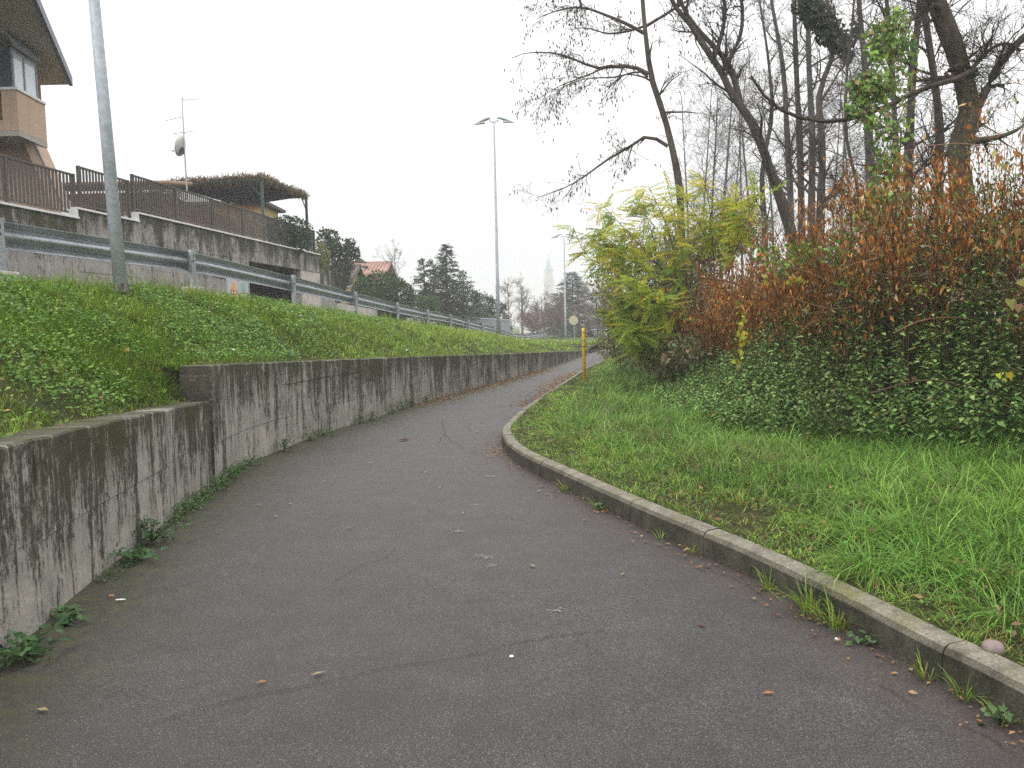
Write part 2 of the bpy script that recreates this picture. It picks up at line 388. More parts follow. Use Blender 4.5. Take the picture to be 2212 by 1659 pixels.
def zleft(X):                    # embankment height
    d, i = dist_to(WL, X); y = X[:, 1]; wt = wall_top(WL[i, 1]) - 0.03
    wsm = np.interp(WL[i, 1], [5.2, 6.8, 8.0, 10.0], [0.92, 0.98, 1.10, 1.13]); wt = np.where((WL[i, 1] > 5.2) & (WL[i, 1] < 10.0), wt + (wsm - wt) * sm(.18, .6, d), wt)
    wt = np.where(y > 40.4, 0.02 + 0.1 * np.exp(-(y - 40.4)), wt)
    dr = np.maximum((X[:, 0] - (RC + B * y)) * NV[0], 0)        # distance from the rail
    q = np.clip((d - 0.28) / np.maximum(d - 0.28 + dr, 1e-3), 0, 1)
    prof = np.sin(q * math.pi / 2) ** 1.15
    z = wt + (rail_ground(y) - wt) * prof
    return z + 0.035 * vnoise(X, 1.9, 2) * sm(0.4, 1.2, d) * sm(0.2, 0.8, dr)
def zright(X):
    d, i = dist_to(KL, X)
    far = sm(16, 24, X[:, 1])
    return 0.155 * (1 - 0.5 * far) + 0.10 * sm(0.15, 1.6, d) + 0.55 * sm(2.2, 5.5, d) + 0.5 * sm(5, 9, d) + 0.025 * vnoise(X, 2.3, 5) * sm(0.25, 0.8, d)

# large ground sheet
me = MB().poly([(-1200, -60, -0.06), (1200, -60, -0.06), (1200, 1200, -0.06), (-1200, 1200, -0.06)]).mesh('ground')
tag(link('ground', me, 'far_ground'), kind='structure')

# asphalt path between wall and kerb
m = 460; ta = np.linspace(0, 1, m)
ys = np.linspace(-3, 44.0, m)
wx = np.interp(ys, WL[:, 1], WL[:, 0]); wx = np.where(ys > 40.4, 3.9 + (ys - 40.4) * 0.25, wx)
kx = np.interp(ys, KL[:, 1], KL[:, 0])
kk = 25; V = []; U = []
XY = np.stack([np.stack([wx - 0.1 + (kx + 0.1 - wx + 0.1) * t, ys], 1) for t in np.linspace(0, 1, kk)], 1).reshape(-1, 2)
dw, _ = dist_to(WL, XY); dk, _ = dist_to(KL, XY)
crown = 0.0
V = np.column_stack([XY, 0.006 * vnoise(XY, 0.8, 1)])
i0 = (np.arange(m - 1)[:, None] * kk + np.arange(kk - 1)[None, :]).ravel()
T = np.stack([i0, i0 + 1, i0 + kk + 1, i0 + kk], 1)
po = link('path', np_mesh('path', V, T, uv=np.column_stack([dw, dk]), smooth=True), 'asphalt'); tag(po, kind='structure')

# embankment and verge terrain
def grid_sheet(name, fx0, fx1, y0, y1, nx, ny, zf, mat):
    yy = np.linspace(y0, y1, ny); XY = np.stack([np.stack([np.interp(yy, *fx0) * (1 - t) + np.interp(yy, *fx1) * t, yy], 1) for t in np.linspace(0, 1, nx)], 1).reshape(-1, 2)
    V = np.column_stack([XY, zf(XY)]); i0 = (np.arange(ny - 1)[:, None] * nx + np.arange(nx - 1)[None, :]).ravel()
    T = np.stack([i0, i0 + 1, i0 + nx + 1, i0 + nx], 1)
    return tag(link(name, np_mesh(name, V, T, smooth=True), mat), kind='structure')
oy = [-3, 100]
wback = (np.append(WL[:, 1], [46, 80]), np.append(WL[:, 0] - 0.16, [5.5, 9.0]))
grid_sheet('embankment', (oy, [RC + B * q - 0.3 for q in oy]), wback, -3, 80, 40, 320, zleft, 'soil')
grid_sheet('upper_road', (oy, [-12.6 + B * q for q in oy]), (oy, [RC + B * q - 0.25 for q in oy]), -3, 95, 4, 60, lambda X: rail_ground(X[:, 1]) - 0.07, 'asphalt')
grid_sheet('verge', (KL[:, 1], KL[:, 0] + 0.07), ([-3, 45], [16, 22]), -3, 45, 60, 160, zright, 'soil')
XYp = MB().box(2.5, 14, 44.0, 46.2, -0.05, 0.012).build('paving_strip', 'pale_paving'); tag(XYp, kind='structure')

# ------------------------------------------------------------------ retaining walls made of cast panels
def wall_run(name, y0, y1, label, cuts, plen, thick=0.30):
    sel = (WL[:, 1] >= y0 - 1e-6) & (WL[:, 1] <= y1 + 1e-6); P = WL[sel]; S = WS[sel]; tn = tangents(P); nrm = np.stack([-tn[:, 1], tn[:, 0]], 1)   # towards the bank
    root = empty(name, (P[0, 0], P[0, 1], 0)); tag(root, label, 'wall', 'retaining walls beside the path')
    rng = np.random.default_rng(11)
    def strip(sa, sb, za, zb, front, back, nm, mat, top):
        q = np.linspace(sa, sb, max(2, int((sb - sa) / 0.22) + 1)); px = np.interp(q, S, P[:, 0]); py = np.interp(q, S, P[:, 1]); nx = np.interp(q, S, nrm[:, 0]); ny = np.interp(q, S, nrm[:, 1])
        wt = wall_top(py)
        hi = wt + 0.006 * np.sin(q * 9) * (1 if top else 0) if zb is None else np.minimum(zb, wt - 0.02)
        hi = np.maximum(hi, za + 0.02)
        n = len(q); ch = 0.012 if top else 0.0
        rows = [(front, np.full(n, za)), (front, hi - ch), (front + ch, hi), (back, hi), (back, np.full(n, za))]
        V = np.concatenate([np.column_stack([px + nx * o, py + ny * o, z]) for o, z in rows]); UV = np.concatenate([np.column_stack([q, wt - z]) for o, z in rows])
        F = []
        for r in range(5):
            a = r * n; c = ((r + 1) % 5) * n
            for j in range(n - 1): F.append((a + j, a + j + 1, c + j + 1, c + j))
        me = bpy.data.meshes.new(nm)
        me.from_pydata([tuple(v) for v in V], [], F + [tuple(r * n for r in range(5)), tuple(r * n + n - 1 for r in range(4, -1, -1))])
        l = me.uv_layers.new(name='UVMap'); vi = np.empty(len(me.loops), dtype=np.int32); me.loops.foreach_get('vertex_index', vi); l.data.foreach_set('uv', UV[vi].astype(np.float32).ravel()); me.update()
        return place(link(nm, me, mat), root)
    strip(S[0], S[-1], -0.1, None, 0.03, thick - 0.01, 'core', 'stained_concrete', False).scale = (1, 1, 1)
    for o in root.children:
        for v in o.data.vertices: v.co.z -= 0.012
    edges = list(np.arange(S[0], S[-1] - plen * 0.4, plen)) + [S[-1]]
    for a, b_ in zip(edges[:-1], edges[1:]):
        zc = [-0.1] + [c + rng.normal(0, 0.01) for c in cuts] + [None]
        for za, zb in zip(zc[:-1], zc[1:]):
            mid = 0.5 * (a + b_); wt = float(wall_top(np.interp(mid, S, P[:, 1])))
            if za > wt - 0.1: continue
            if zb is not None and zb > wt - 0.12: zb = None
            strip(a + 0.0025, b_ - 0.0025, za + 0.002, None if zb is None else zb - 0.002, rng.normal(0, 0.0035), thick, 'panel', 'stained_concrete', zb is None)
            if zb is None: break
    return root
wall_run('retaining_wall', -3, 7.9, 'low mossy concrete retaining wall, the nearer and lower run at the path edge', [0.46], 2.4)
wall_run('retaining_wall', 7.9, 40.4, 'long streaked concrete retaining wall curving away from the step in its top', [0.40, 0.82], 2.5)

# ------------------------------------------------------------------ kerb
kr = empty('kerb', (0, 0, 0)); tag(kr, kind='structure')
kt = tangents(KL); kn = np.stack([kt[:, 1], -kt[:, 0]], 1)
prof = [(0.0, -0.06), (0.006, 0.125), (0.022, 0.152), (0.04, 0.162), (0.125, 0.166), (0.132, 0.155), (0.132, -0.06)]
s = 0.35; rng = np.random.default_rng(3)
while s < KS[-1] - 6:
    L = 1.0; q = np.linspace(s + 0.004, s + L - 0.004, 9)
    px, py, nx, ny = (np.interp(q, KS, a) for a in (KL[:, 0], KL[:, 1], kn[:, 0], kn[:, 1]))
    dz = rng.normal(0, 0.003); dn = rng.normal(0, 0.004); lo = 0.05 * float(sm(14, 22, py[0]))
    V = [(px[j] + nx[j] * (o + dn), py[j] + ny[j] * (o + dn), z + dz - lo) for o, z in prof for j in range(9)]
    F = [(r * 9 + j, r * 9 + j + 1, ((r + 1) % 7) * 9 + j + 1, ((r + 1) % 7) * 9 + j) for r in range(7) for j in range(8)]
    F += [tuple(r * 9 for r in range(7)), tuple(r * 9 + 8 for r in range(6, -1, -1))]
    me = bpy.data.meshes.new('kerbstone'); me.from_pydata([tuple(map(float, v)) for v in V], [], F); me.update()
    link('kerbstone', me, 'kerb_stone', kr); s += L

# ------------------------------------------------------------------ leaf machinery
def frames(d, n):
    d = d / (np.linalg.norm(d, axis=1)[:, None] + 1e-9); x = np.cross(d, n); x /= np.linalg.norm(x, axis=1)[:, None] + 1e-9
    return np.stack([x, d, np.cross(x, d)], 2)
OV = np.array([[0, 0, 0], [-.27, .38, .05], [.27, .38, .05], [0, .45, -.04], [0, 1, -.10]]); OT = np.array([[0, 3, 1], [0, 2, 3], [1, 3, 4], [3, 2, 4]])
HEART = np.array([[0, .0, 0], [-.36, -.12, .03], [-.45, .25, .02], [0, .40, -.05], [.45, .25, .02], [.36, -.12, .03], [0, 1, -.08]]); HT = np.array([[0, 2, 1], [0, 3, 2], [0, 4, 3], [0, 5, 4], [3, 6, 2], [3, 4, 6]])
DEADV = np.array([[0, 0, 0], [-.16, .35, .12], [.14, .40, -.02], [.0, .45, -.1], [.05, 1, .1]]); DIA = np.array([[0, 0, 0], [-.33, .5, .03], [.33, .5, .03], [0, 1, 0]]); DIT = np.array([[0, 2, 1], [1, 2, 3]])
def inst(tv, tt, pos, Mx, scl):
    scl = np.asarray(scl, float)
    sv = scl[:, None, None] if scl.ndim == 1 else scl[:, None, :]
    V = pos[:, None, :] + np.einsum('nij,nkj->nki', Mx, tv[None] * sv)
    T = tt[None] + (np.arange(len(pos)) * len(tv))[:, None, None]
    return V.reshape(-1, 3), T.reshape(-1, 3)
class LM:                        # collects leaf batches into one mesh
    def __init__(s): s.V = []; s.T = []; s.C = []; s.n = 0
    def add(s, tv, tt, pos, d, nrm, scl, col):
        if len(pos) == 0: return
        V, T = inst(tv, tt, pos, frames(d, nrm), scl)
        s.V.append(V); s.T.append(T + s.n); s.C.append(np.repeat(col, len(tv), axis=0)); s.n += len(V)
    def raw(s, V, T, C): s.V.append(V); s.T.append(T + s.n); s.C.append(C); s.n += len(V)
    def build(s, name, mat, parent=None):
        o = link(name, np_mesh(name, np.concatenate(s.V), np.concatenate(s.T), np.concatenate(s.C)), mat)
        if parent is not None: place(o, parent)
        return o
def unit(n, rng): v = rng.normal(size=(n, 3)); return v / np.linalg.norm(v, axis=1)[:, None]
def pick(cols, n, rng, jit=0.18, w=None):
    c = np.array(cols)[rng.choice(len(cols), n, p=w)]; return np.clip(c * (1 + rng.normal(0, jit, (n, 1))) * (1 + rng.normal(0, jit * 0.3, (n, 3))), 0.004, 1)
def blades(lm, P, L, wid, az, lean, bend, col, rng):
    """grass blades: root P, length L, width, heading az, lean at the root and bend along the length (radians)"""
    n = len(P); ts = [0, .36, .72, 1.0]; V = np.empty((n, 7, 3)); h = np.stack([np.cos(az), np.sin(az), np.zeros(n)], 1); up = np.array([0, 0, 1.]); side = np.stack([-np.sin(az), np.cos(az), np.zeros(n)], 1)
    p = P.copy(); prev = 0
    for j, t in enumerate(ts):
        if j:
            a = lean + bend * (t + prev) / 2; p = p + (np.sin(a)[:, None] * h + np.cos(a)[:, None] * up) * (L * (t - prev))[:, None]; prev = t
        wj = wid * (1, .85, .55, 0)[j]
        if j < 3: V[:, 2 * j] = p - side * wj[:, None] / 2; V[:, 2 * j + 1] = p + side * wj[:, None] / 2
        else: V[:, 6] = p
    tt = np.array([[0, 1, 3], [0, 3, 2], [2, 3, 5], [2, 5, 4], [4, 5, 6]])
    T = (tt[None] + (np.arange(n) * 7)[:, None, None]).reshape(-1, 3)
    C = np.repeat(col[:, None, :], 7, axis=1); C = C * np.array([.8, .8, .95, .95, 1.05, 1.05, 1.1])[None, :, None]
    lm.raw(V.reshape(-1, 3), T, C.reshape(-1, 3))

# tubes for stems and branches: all polylines of a batch have the same number of points
def tubes(P, R, k):
    n, m_, _ = P.shape; t = np.gradient(P, axis=1); t /= np.linalg.norm(t, axis=2)[..., None] + 1e-9
    a = np.where(np.abs(t[..., 2:3]) < 0.9, np.array([0, 0, 1.]), np.array([1., 0, 0])); x = np.cross(t, a); x /= np.linalg.norm(x, axis=2)[..., None] + 1e-9; y = np.cross(t, x)
    an = 2 * math.pi * np.arange(k) / k
    V = P[:, :, None, :] + R[:, :, None, None] * (np.cos(an)[None, None, :, None] * x[:, :, None, :] + np.sin(an)[None, None, :, None] * y[:, :, None, :])
    j = np.arange(m_ - 1)[:, None] * k; q = np.arange(k)[None, :]
    a0 = (j + q).ravel(); a1 = (j + (q + 1) % k).ravel(); F = np.concatenate([np.stack([a0, a1, a1 + k], 1), np.stack([a0, a1 + k, a0 + k], 1)])
    T = (F[None] + (np.arange(n) * m_ * k)[:, None, None]).reshape(-1, 3)
    return V.reshape(-1, 3), T

# ------------------------------------------------------------------ crash barrier along the upper road
gr = empty('guardrail', LP(RC, 8.8, float(rail_ground(8.8)))); tag(gr, 'galvanised steel crash barrier on posts along the top of the grass bank', 'guardrail')
WPROF = [(0.0, .31), (.012, .295), (.085, .252), (.092, .236), (.062, .214), (.022, .195), (.005, .175), (.0, .155), (.005, .135), (.022, .115), (.062, .096), (.092, .074), (.085, .058), (.012, .015), (0.0, 0.0)]
def beam(y0, y1):
    inner = [(-o - 0.02, z) for o, z in WPROF]; outer = [(-o - 0.024, z) for o, z in reversed(WPROF)]; pr = inner + outer; n = len(pr); yy = np.linspace(y0, y1, 5); V = []; F = []
    for y in yy:
        zt = float(rail_top(y))
        V += [tuple(LP(RC, y, zt - 0.31 + z, o)) for o, z in pr]
    for j in range(4):
        for q in range(n): F.append((j * n + q, j * n + (q + 1) % n, (j + 1) * n + (q + 1) % n, (j + 1) * n + q))
    for j in (0, 4):
        for q in range(len(WPROF) - 1): F.append((j * n + q, j * n + q + 1, j * n + n - 2 - q, j * n + n - 1 - q))
    me = bpy.data.meshes.new('rail_beam'); me.from_pydata(V, [], F); me.polygons.foreach_set('use_smooth', [True] * len(F)); me.update()
    place(link('rail_beam', me, 'galvanised'), gr)
for k in range(-3, 17):
    y = 12.8 + 4.0 * k
    beam(y - 0.28, y + 4.0 - 0.26)
    zt = float(rail_top(y)); zg = zt - 0.95; h = zt + 0.02
    m_ = MB()    # channel post: web towards us with two flanges
    pr = [(-.06, 0), (.06, 0), (.06, -.055), (.048, -.055), (.048, -.008), (-.048, -.008), (-.048, -.055), (-.06, -.055)]
    poly = [LP(RC, y + a, 0, 0.045 + b_) for a, b_ in pr]
    poly = [(p[0], p[1], 0.0) for p in poly]
    m_.prism(poly, (0, 0, zg), (0, 0, h)); po_ = m_.build('post', 'galvanised', gr, bevel=0.003)
    if k < 6:
        sl_ = MB().obox(RC, y - .008, y + .008, 0.0455, 0.0475, h - 0.12, h - 0.07).build('slot', 'dark_metal'); sl_.parent = po_
        sl_.location = po_.location * -1 - gr.location if False else (0, 0, 0)
        bo = MB().tube([LP(RC, y - .02, zt - .155, 0.045), LP(RC, y - .02, zt - .155, 0.062)], 0.014, 6).build('bolt', 'dark_metal'); bo.parent = po_
    if k in (-1, 0, 1, 2):
        MB().obox(RC, y - .16, y + .16, -0.10, 0.12, zt - 1.0, zt - (0.56 if k < 1 else 0.60)).build('footing', 'pale_concrete', gr, bevel=0.01, uvdir=DV, ztop=zt)

# ------------------------------------------------------------------ lamp posts
def lamp_post(P, H, r0, label, spread=0.8, lean=0.0):
    t = empty('lamp_post', P); tag(t, label, 'lamp post', 'galvanised double lamp posts along the bank')
    x, y, z = P
    lx = lambda h: x + lean * h
    place(MB().tube([(x, y, z - .2), (lx(H * .3), y, z + H * .3), (lx(H * .7), y, z + H * .7), (lx(H - .35), y, z + H - .35), (lx(H), y, z + H)], [r0, r0 * .82, r0 * .58, r0 * .42, r0 * .42], 16).build('pole', 'pole_steel', smooth=True), t)
    place(MB().tube([(x, y, z - .05), (x, y, z + .05)], [r0 * 1.5, r0 * 1.3], 14).build('base_collar', 'upper_concrete', uvdir=(1, 0), ztop=z), t)
    ax = np.array([0.99, -0.12, 0]); ax /= np.linalg.norm(ax)
    for s_ in (-1, 1):
        a = np.array([lx(H), y, z + H]); d = ax * s_
        arm = MB().tube([a + (0, 0, -.02), a + d * .10 + (0, 0, .01), a + d * .22 + (0, 0, .07)], [.035, .03, .03], 8).build('arm', 'pole_steel', smooth=True); place(arm, t)
        # luminaire: teardrop shell, flat lens below
        L = spread; o = a + d * .16 + np.array([0, 0, .08]); nrm = np.array([-d[1], d[0], 0]); up = np.array([0, 0, 1.])
        secs = [(0.0, .05, .05, .07), (.10, .11, .12, .09), (.30, .155, .15, .065), (.60, .14, .10, .03), (.85, .085, .045, -.01), (1.0, .02, .012, -.035)]
        V = []; F = []; k_ = 12
        for f_, wd, ht, zz in secs:
            c = o + d * (f_ * L) + up * (zz - f_ * 0.13)
            for q in range(k_):
                an = 2 * math.pi * q / k_; sn = math.sin(an)
                V.append(tuple(c + nrm * (wd * math.cos(an)) + up * (sn * (ht if sn > 0 else 0.028))))
        for j in range(len(secs) - 1):
            for q in range(k_): F.append((j * k_ + q, j * k_ + (q + 1) % k_, (j + 1) * k_ + (q + 1) % k_, (j + 1) * k_ + q))
        F += [tuple(range(k_ - 1, -1, -1)), tuple((len(secs) - 1) * k_ + q for q in range(k_))]
        me = bpy.data.meshes.new('lamp_head'); me.from_pydata(V, [], F); me.polygons.foreach_set('use_smooth', [True] * len(F)); me.update()
        hd = link('lamp_head', me, 'lamp_shell'); place(hd, t)
        m2 = MB(); rows = [(.34, .12), (.60, .11), (.90, .05)]
        top = [o + d * (f_ * L) + nrm * (s2 * wd) + up * (-.02 - f_ * .1) for f_, wd in rows for s2 in (1,)] + [o + d * (f_ * L) - nrm * wd + up * (-.02 - f_ * .1) for f_, wd in reversed(rows)]
        m2.prism(top, (0, 0, 0), (0, 0, -.06)); ln = m2.build('lens', 'lamp_glass', smooth=False); ln.parent = hd
    return t
P1 = D(262, 622, 10.2); lamp_post(tuple(P1), 9.6, .083, 'tall grey lamp post nearest the camera, crossing in front of the crash barrier', lean=-.038)
P2 = D(1077, 716, 38.0); lamp_post(tuple(P2), 9.72, .088, 'grey double-headed lamp post standing alone against the white sky', .78)
P3 = D(1222, 741, 62.0); lamp_post(tuple(P3), 8.15, .085, 'distant pale double-headed lamp post beside the faint church tower', .85)
# a farther single lamp peeking past the middle post
Pf = D(1073, 690, 105.0); t = empty('street_lamp', (Pf[0], Pf[1], 0)); tag(t, 'tiny far single-arm street lamp peeking past the middle lamp post', 'street lamp')
ztop = D(1076, 619, 105.0)[2]
place(MB().tube([(Pf[0], Pf[1], 0), (Pf[0], Pf[1], ztop)], [.09, .05], 8).build('pole', 'pole_steel'), t)
place(MB().tube([(Pf[0], Pf[1], ztop), (Pf[0] + .5, Pf[1], ztop + .08), (Pf[0] + .9, Pf[1], ztop + .1)], [.03, .06, .05], 6).build('lamp_head', 'lamp_shell'), t)

# ------------------------------------------------------------------ yellow marker post, sign, bollard
yp = G(1262, 820, .16); t = empty('marker_post', yp); tag(t, 'slim bright yellow metal post with clamps standing in the verge grass', 'post')
yx, yy_ = yp[0], yp[1]
place(MB().tube([(yx, yy_, .05), (yx - .004, yy_, 1.33), (yx - .004, yy_, 1.40), (yx - .004, yy_, 1.425)], [.042, .042, .042, .03], 14).build('pipe', 'yellow_paint', smooth=True), t)
for z in (1.10, 1.31): place(MB().tube([(yx - .004, yy_, z), (yx - .004, yy_, z + .03)], .048, 14).build('clamp', 'galvanised'), t)
place(MB().tube([(yx - .06, yy_ - .02, 1.0), (yx - .062, yy_ - .02, 1.30)], .006, 6).build('wire_stay', 'galvanised'), t)
place(MB().tube([(yx - .004, yy_, .96), (yx - .004, yy_, .985)], .0445, 14).build('joint_ring', 'rail_brown'), t)
sp = D(1241, 745, 66.0); t = empty('road_sign', sp); tag(t, 'octagonal road sign on a grey pole beyond the crash barrier', 'road sign')
c = D(1239, 692, 66.0); r = .41
place(MB().tube([(sp[0], sp[1], sp[2] - .4), (c[0], c[1], c[2] + .7)], .035, 8).build('pole', 'galvanised'), t)
place(MB().prism([(c[0] + r * math.cos(math.pi / 8 + q * math.pi / 4), c[1] - .06, c[2] + r * math.sin(math.pi / 8 + q * math.pi / 4)) for q in range(8)], (0, 0, 0), (0, .02, 0)).build('plate', 'sign_back'), t)
place(MB().box(c[0] - .18, c[0] + .47, c[1] + .04, c[1] + .06, c[2] - .43, c[2] + .46).build('rear_plate', 'sign_dark'), t)
place(MB().prism([(c[0] + .05, c[1] - .065, c[2] + .42), (c[0] + .17, c[1] - .065, c[2] + .42), (c[0] + .40, c[1] - .065, c[2] + .17), (c[0] + .30, c[1] - .065, c[2] + .17)], (0, 0, 0), (0, .003, 0)).build('red_patch', 'sign_red'), t)
bp = G(1318, 757, 0.0); t = empty('bollard', bp); tag(t, 'short dark post at the far end of the asphalt path', 'bollard')
place(MB().tube([(bp[0], bp[1], -.02), (bp[0], bp[1], .95), (bp[0], bp[1], 1.0)], [.05, .05, .03], 10).build('shaft', 'dark_metal'), t)
place(MB().tube([(bp[0], bp[1], .82), (bp[0], bp[1], .86)], .056, 10).build('band', 'galvanised'), t)

# ------------------------------------------------------------------ terrace wall, coping, railings
WC = -12.3
tw = empty('terrace_wall', LP(WC, 27, 2.0)); tag(tw, 'high stained concrete terrace wall with white coping behind the crash barrier', 'wall')
def wpart(nm, y0, y1, z0, z1, mat='upper_concrete', o0=-0.3, o1=0.0, ztop=None): return MB().obox(WC, y0, y1, o0, o1, z0, z1).build(nm, mat, tw, uvdir=DV, ztop=z1 if ztop is None else ztop)
segs = [(8.0, 18.58, 4.17), (18.58, 20.95, 4.39), (20.95, 27.2, 4.60)]
for y0, y1, z1 in segs:
    cuts = [y0] + [q for q in np.arange(math.ceil(y0 / 2.6) * 2.6, y1 - .4, 2.6) if q > y0 + .4] + [y1]
    for a, b_ in zip(cuts[:-1], cuts[1:]):
        wpart('panel', a + .003, b_ - .003, 0.8, z1 - 1.42, ztop=z1, o1=random.gauss(0, .004)); wpart('panel', a + .003, b_ - .003, z1 - 1.415, z1 - .72, ztop=z1, o1=random.gauss(0, .004)); wpart('panel', a + .003, b_ - .003, z1 - .714, z1, ztop=z1, o1=random.gauss(0, .004))
for y0, y1, z1 in segs[:2] + [(20.95, 33.72, 4.60)]:
    MB().obox(WC, y0 - .02, y1 + .05, -.33, .05, z1 + .002, z1 + .05).build('coping', 'white_coping', tw, bevel=.006)
MB().obox(WC, 18.50, 18.60, -.31, .04, 4.21, 4.39).build('coping_riser', 'white_coping', tw); MB().obox(WC, 20.87, 20.97, -.31, .04, 4.43, 4.60).build('coping_riser', 'white_coping', tw)
wpart('lintel_beam', 27.205, 30.4, 3.87, 4.23, ztop=4.6); wpart('lintel_beam', 27.205, 30.4, 4.234, 4.6, o1=.004)
wpart('lintel_beam', 30.405, 33.72, 3.87, 4.23, o1=.003, ztop=4.6); wpart('lintel_beam', 30.405, 33.72, 4.234, 4.6, o1=-.003)
MB().obox(WC, 27.2, 33.7, -4.0, -.305, 3.9, 4.1).build('garage_ceiling', 'upper_concrete', tw, uvdir=DV, ztop=4.6)
MB().obox(WC, 27.2, 33.7, -4.2, -4.0, 0.8, 4.1).build('garage_back_wall', 'pale_concrete', tw, uvdir=DV, ztop=4.6)
MB().obox(WC, 27.0, 27.2, -4.0, -.305, 0.8, 3.9).build('garage_side_wall', 'upper_concrete', tw, uvdir=DV, ztop=4.6)
MB().obox(WC, 31.75, 33.78, -.34, -.02, .8, 3.866).build('pillar', 'pale_concrete', tw, uvdir=DV, ztop=4.6, bevel=.01)
MB().obox(WC, 33.79, 35.6, -4.4, -.06, .8, 4.05).build('end_wall', 'upper_concrete', tw, uvdir=DV, ztop=3.9)
va = WP(460, 582, WC); vb = WP(477, 598, WC)
for q in range(5):
    z = vb[2] + (va[2] - vb[2]) * q / 4 - .02; MB().obox(WC, va[1], va[1] + .75, .005, .03, z, z + .035).build('vent_slat', 'dark_metal' if q % 2 else 'galvanised', tw)
# earth fill behind the terrace wall, under the houses
tag(MB().quadbox([LP(WC, 0, -.05, -.31), LP(WC, 0, -.05, -20), LP(WC, 33.6, -.05, -20), LP(WC, 33.6, -.05, -4.3), LP(WC, 0, 4.12, -.31), LP(WC, 0, 4.12, -20), LP(WC, 33.6, 4.45, -20), LP(WC, 33.6, 4.45, -4.3)]).build('terrace', 'soil'), kind='structure')
tag(MB().obox(WC, 27.2, 33.7, -4.3, -.32, 4.105, 4.45).build('terrace_slab', 'pale_paving'), kind='structure')

def railing(label, y0, y1, z0, h, mat='rail_brown', step=.115, posts=2.0, pan=0.3):
    t = empty('railing', LP(WC, (y0 + y1) / 2, z0)); tag(t, label, 'railing', 'railings on the terrace wall')
    MB().obox(WC, y0, y1, -.17, -.12, z0 + h - .045, z0 + h).build('top_rail', mat, t, bevel=.005); MB().obox(WC, y0, y1, -.165, -.125, z0 + .09, z0 + .125).build('bottom_rail', mat, t)
    n = max(1, round((y1 - y0) / posts))
    for i in range(n + 1):
        y = y0 + (y1 - y0) * i / n; MB().obox(WC, y - .03, y + .03, -.185, -.115, z0 - .01, z0 + h + .006).build('post', mat, t)
    y = y0 + step / 2; base = None
    while y < y1:
        if base is None: base = MB().box(-.012, .012, -.026, .026, 0, h - .17).mesh('baluster')
        o = link('baluster', base, mat); p = LP(WC, y, z0 + .125, -.145); o.location = tuple(float(a - b_) for a, b_ in zip(p, t.location)); o.rotation_euler = (0, 0, -math.atan(B)); o.parent = t; y += step
railing('brown bar railing on the lowest coping step below the balcony', 12.5, 18.75, 4.22, 1.0)
railing('brown bar railing on the middle coping step beside the near lamp post', 18.95, 20.85, 4.44, 1.0)
railing('long brown bar railing on the upper coping leading to the pergola', 21.05, 29.2, 4.65, .98, posts=2.05)
railing('dark bar railing under the far pergola edge', 29.3, 33.6, 4.65, .96, 'dark_metal', .12)

# electric cabinet set in the wall
y0, y1 = 25.52, 27.0; z0, z1 = 2.2, 3.22
t = empty('electric_cabinet', LP(WC, 26.2, 2.0)); tag(t, 'pale grey electric cabinet with warning stickers in the terrace wall', 'cabinet')
MB().obox(WC, y0, y1, -.05, .03, 1.6, z1).build('box', 'cabinet', t, bevel=.01)
ym = y0 + (y1 - y0) * .52
for a, b_ in ((y0 + .03, ym - .01), (ym + .01, y1 - .03)):
    d_ = MB().obox(WC, a, b_, .031, .045, 1.7, z1 - .04).build('door', 'cabinet', t, bevel=.004)
    hh = MB().obox(WC, b_ - .1, b_ - .06, .046, .07, 2.5, 2.62).build('handle', 'dark_metal'); hh.parent = d_; 
def sticker(nm, ya, za, yb, zb, mat, tri=False, o=.047, mark=None):
    if tri: P = [LP(WC, ya, za, o), LP(WC, yb, za, o), LP(WC, (ya + yb) / 2, zb, o)]
    else: P = [LP(WC, ya, za, o), LP(WC, yb, za, o), LP(WC, yb, zb, o), LP(WC, ya, zb, o)]
    MB().prism(P, (0, 0, 0), (NV[0] * .002, NV[1] * .002, 0)).build(nm, mat, t)
yc = y0 + .42
sticker('warning_triangle', yc - .2, 2.86, yc + .2, 3.14, 'sticker_yellow', True); sticker('red_label', yc - .2, 2.58, yc + .2, 2.84, 'sticker_red')
for a in (-.09, .09):
    for zz in (2.66, 2.76): sticker('white_symbol', yc + a - .05, zz - .03, yc + a + .05, zz + .03, 'sticker_white', o=.0505)
yd = ym + .35
sticker('green_label', yd - .16, 2.82, yd + .16, 3.10, 'sticker_green'); sticker('blue_label', yd - .08, 2.42, yd + .12, 2.66, 'sticker_blue'); sticker('blue_mark', yd - .03, 2.5, yd + .05, 2.58, 'sticker_white', o=.0505); sticker('yellow_label', yd - .1, 2.73, yd + .1, 2.78, 'sticker_yellow')

# ------------------------------------------------------------------ house with balcony (cut by the frame)
hv = empty('villa', (-13.5, 21, 4.1)); tag(hv, 'beige villa with glazed balcony and wide grey eaves', 'house')
Bn, Bf = D(35, 190, 19.0), D(97, 222, 20.3); bx, bz = float(Bf[0]), float(Bf[2]); by0, by1 = 19.0, 20.3; bxn = float(Bn[0])
bl = float(D(100, 320, by1)[2])
SW = (-5.0, 6.0, 0)      # the house runs back and to the left
fx = float(D(181, 462, by1)[0])
MB().prism([(-20, by1, 4.1), (fx - .1, by1, 4.1), (bx - .08, by1, bl - .05), (bx - .08, by1, 9.0), (-20, by1, 9.0)], (0, 0, 0), SW).build('wall', 'beige_render', hv)
bt0, bt1 = D(60, 322, 19.9), D(140, 462, 19.9)
MB().prism([(float(bt0[0]), 19.75, bl), (bx - .02, 19.75, bl), (fx - .03, 19.75, 4.12), (float(bt1[0]), 19.75, 4.12)], (0, 0, 0), (0, .54, 0)).build('sloping_buttress', 'beige_render', hv)
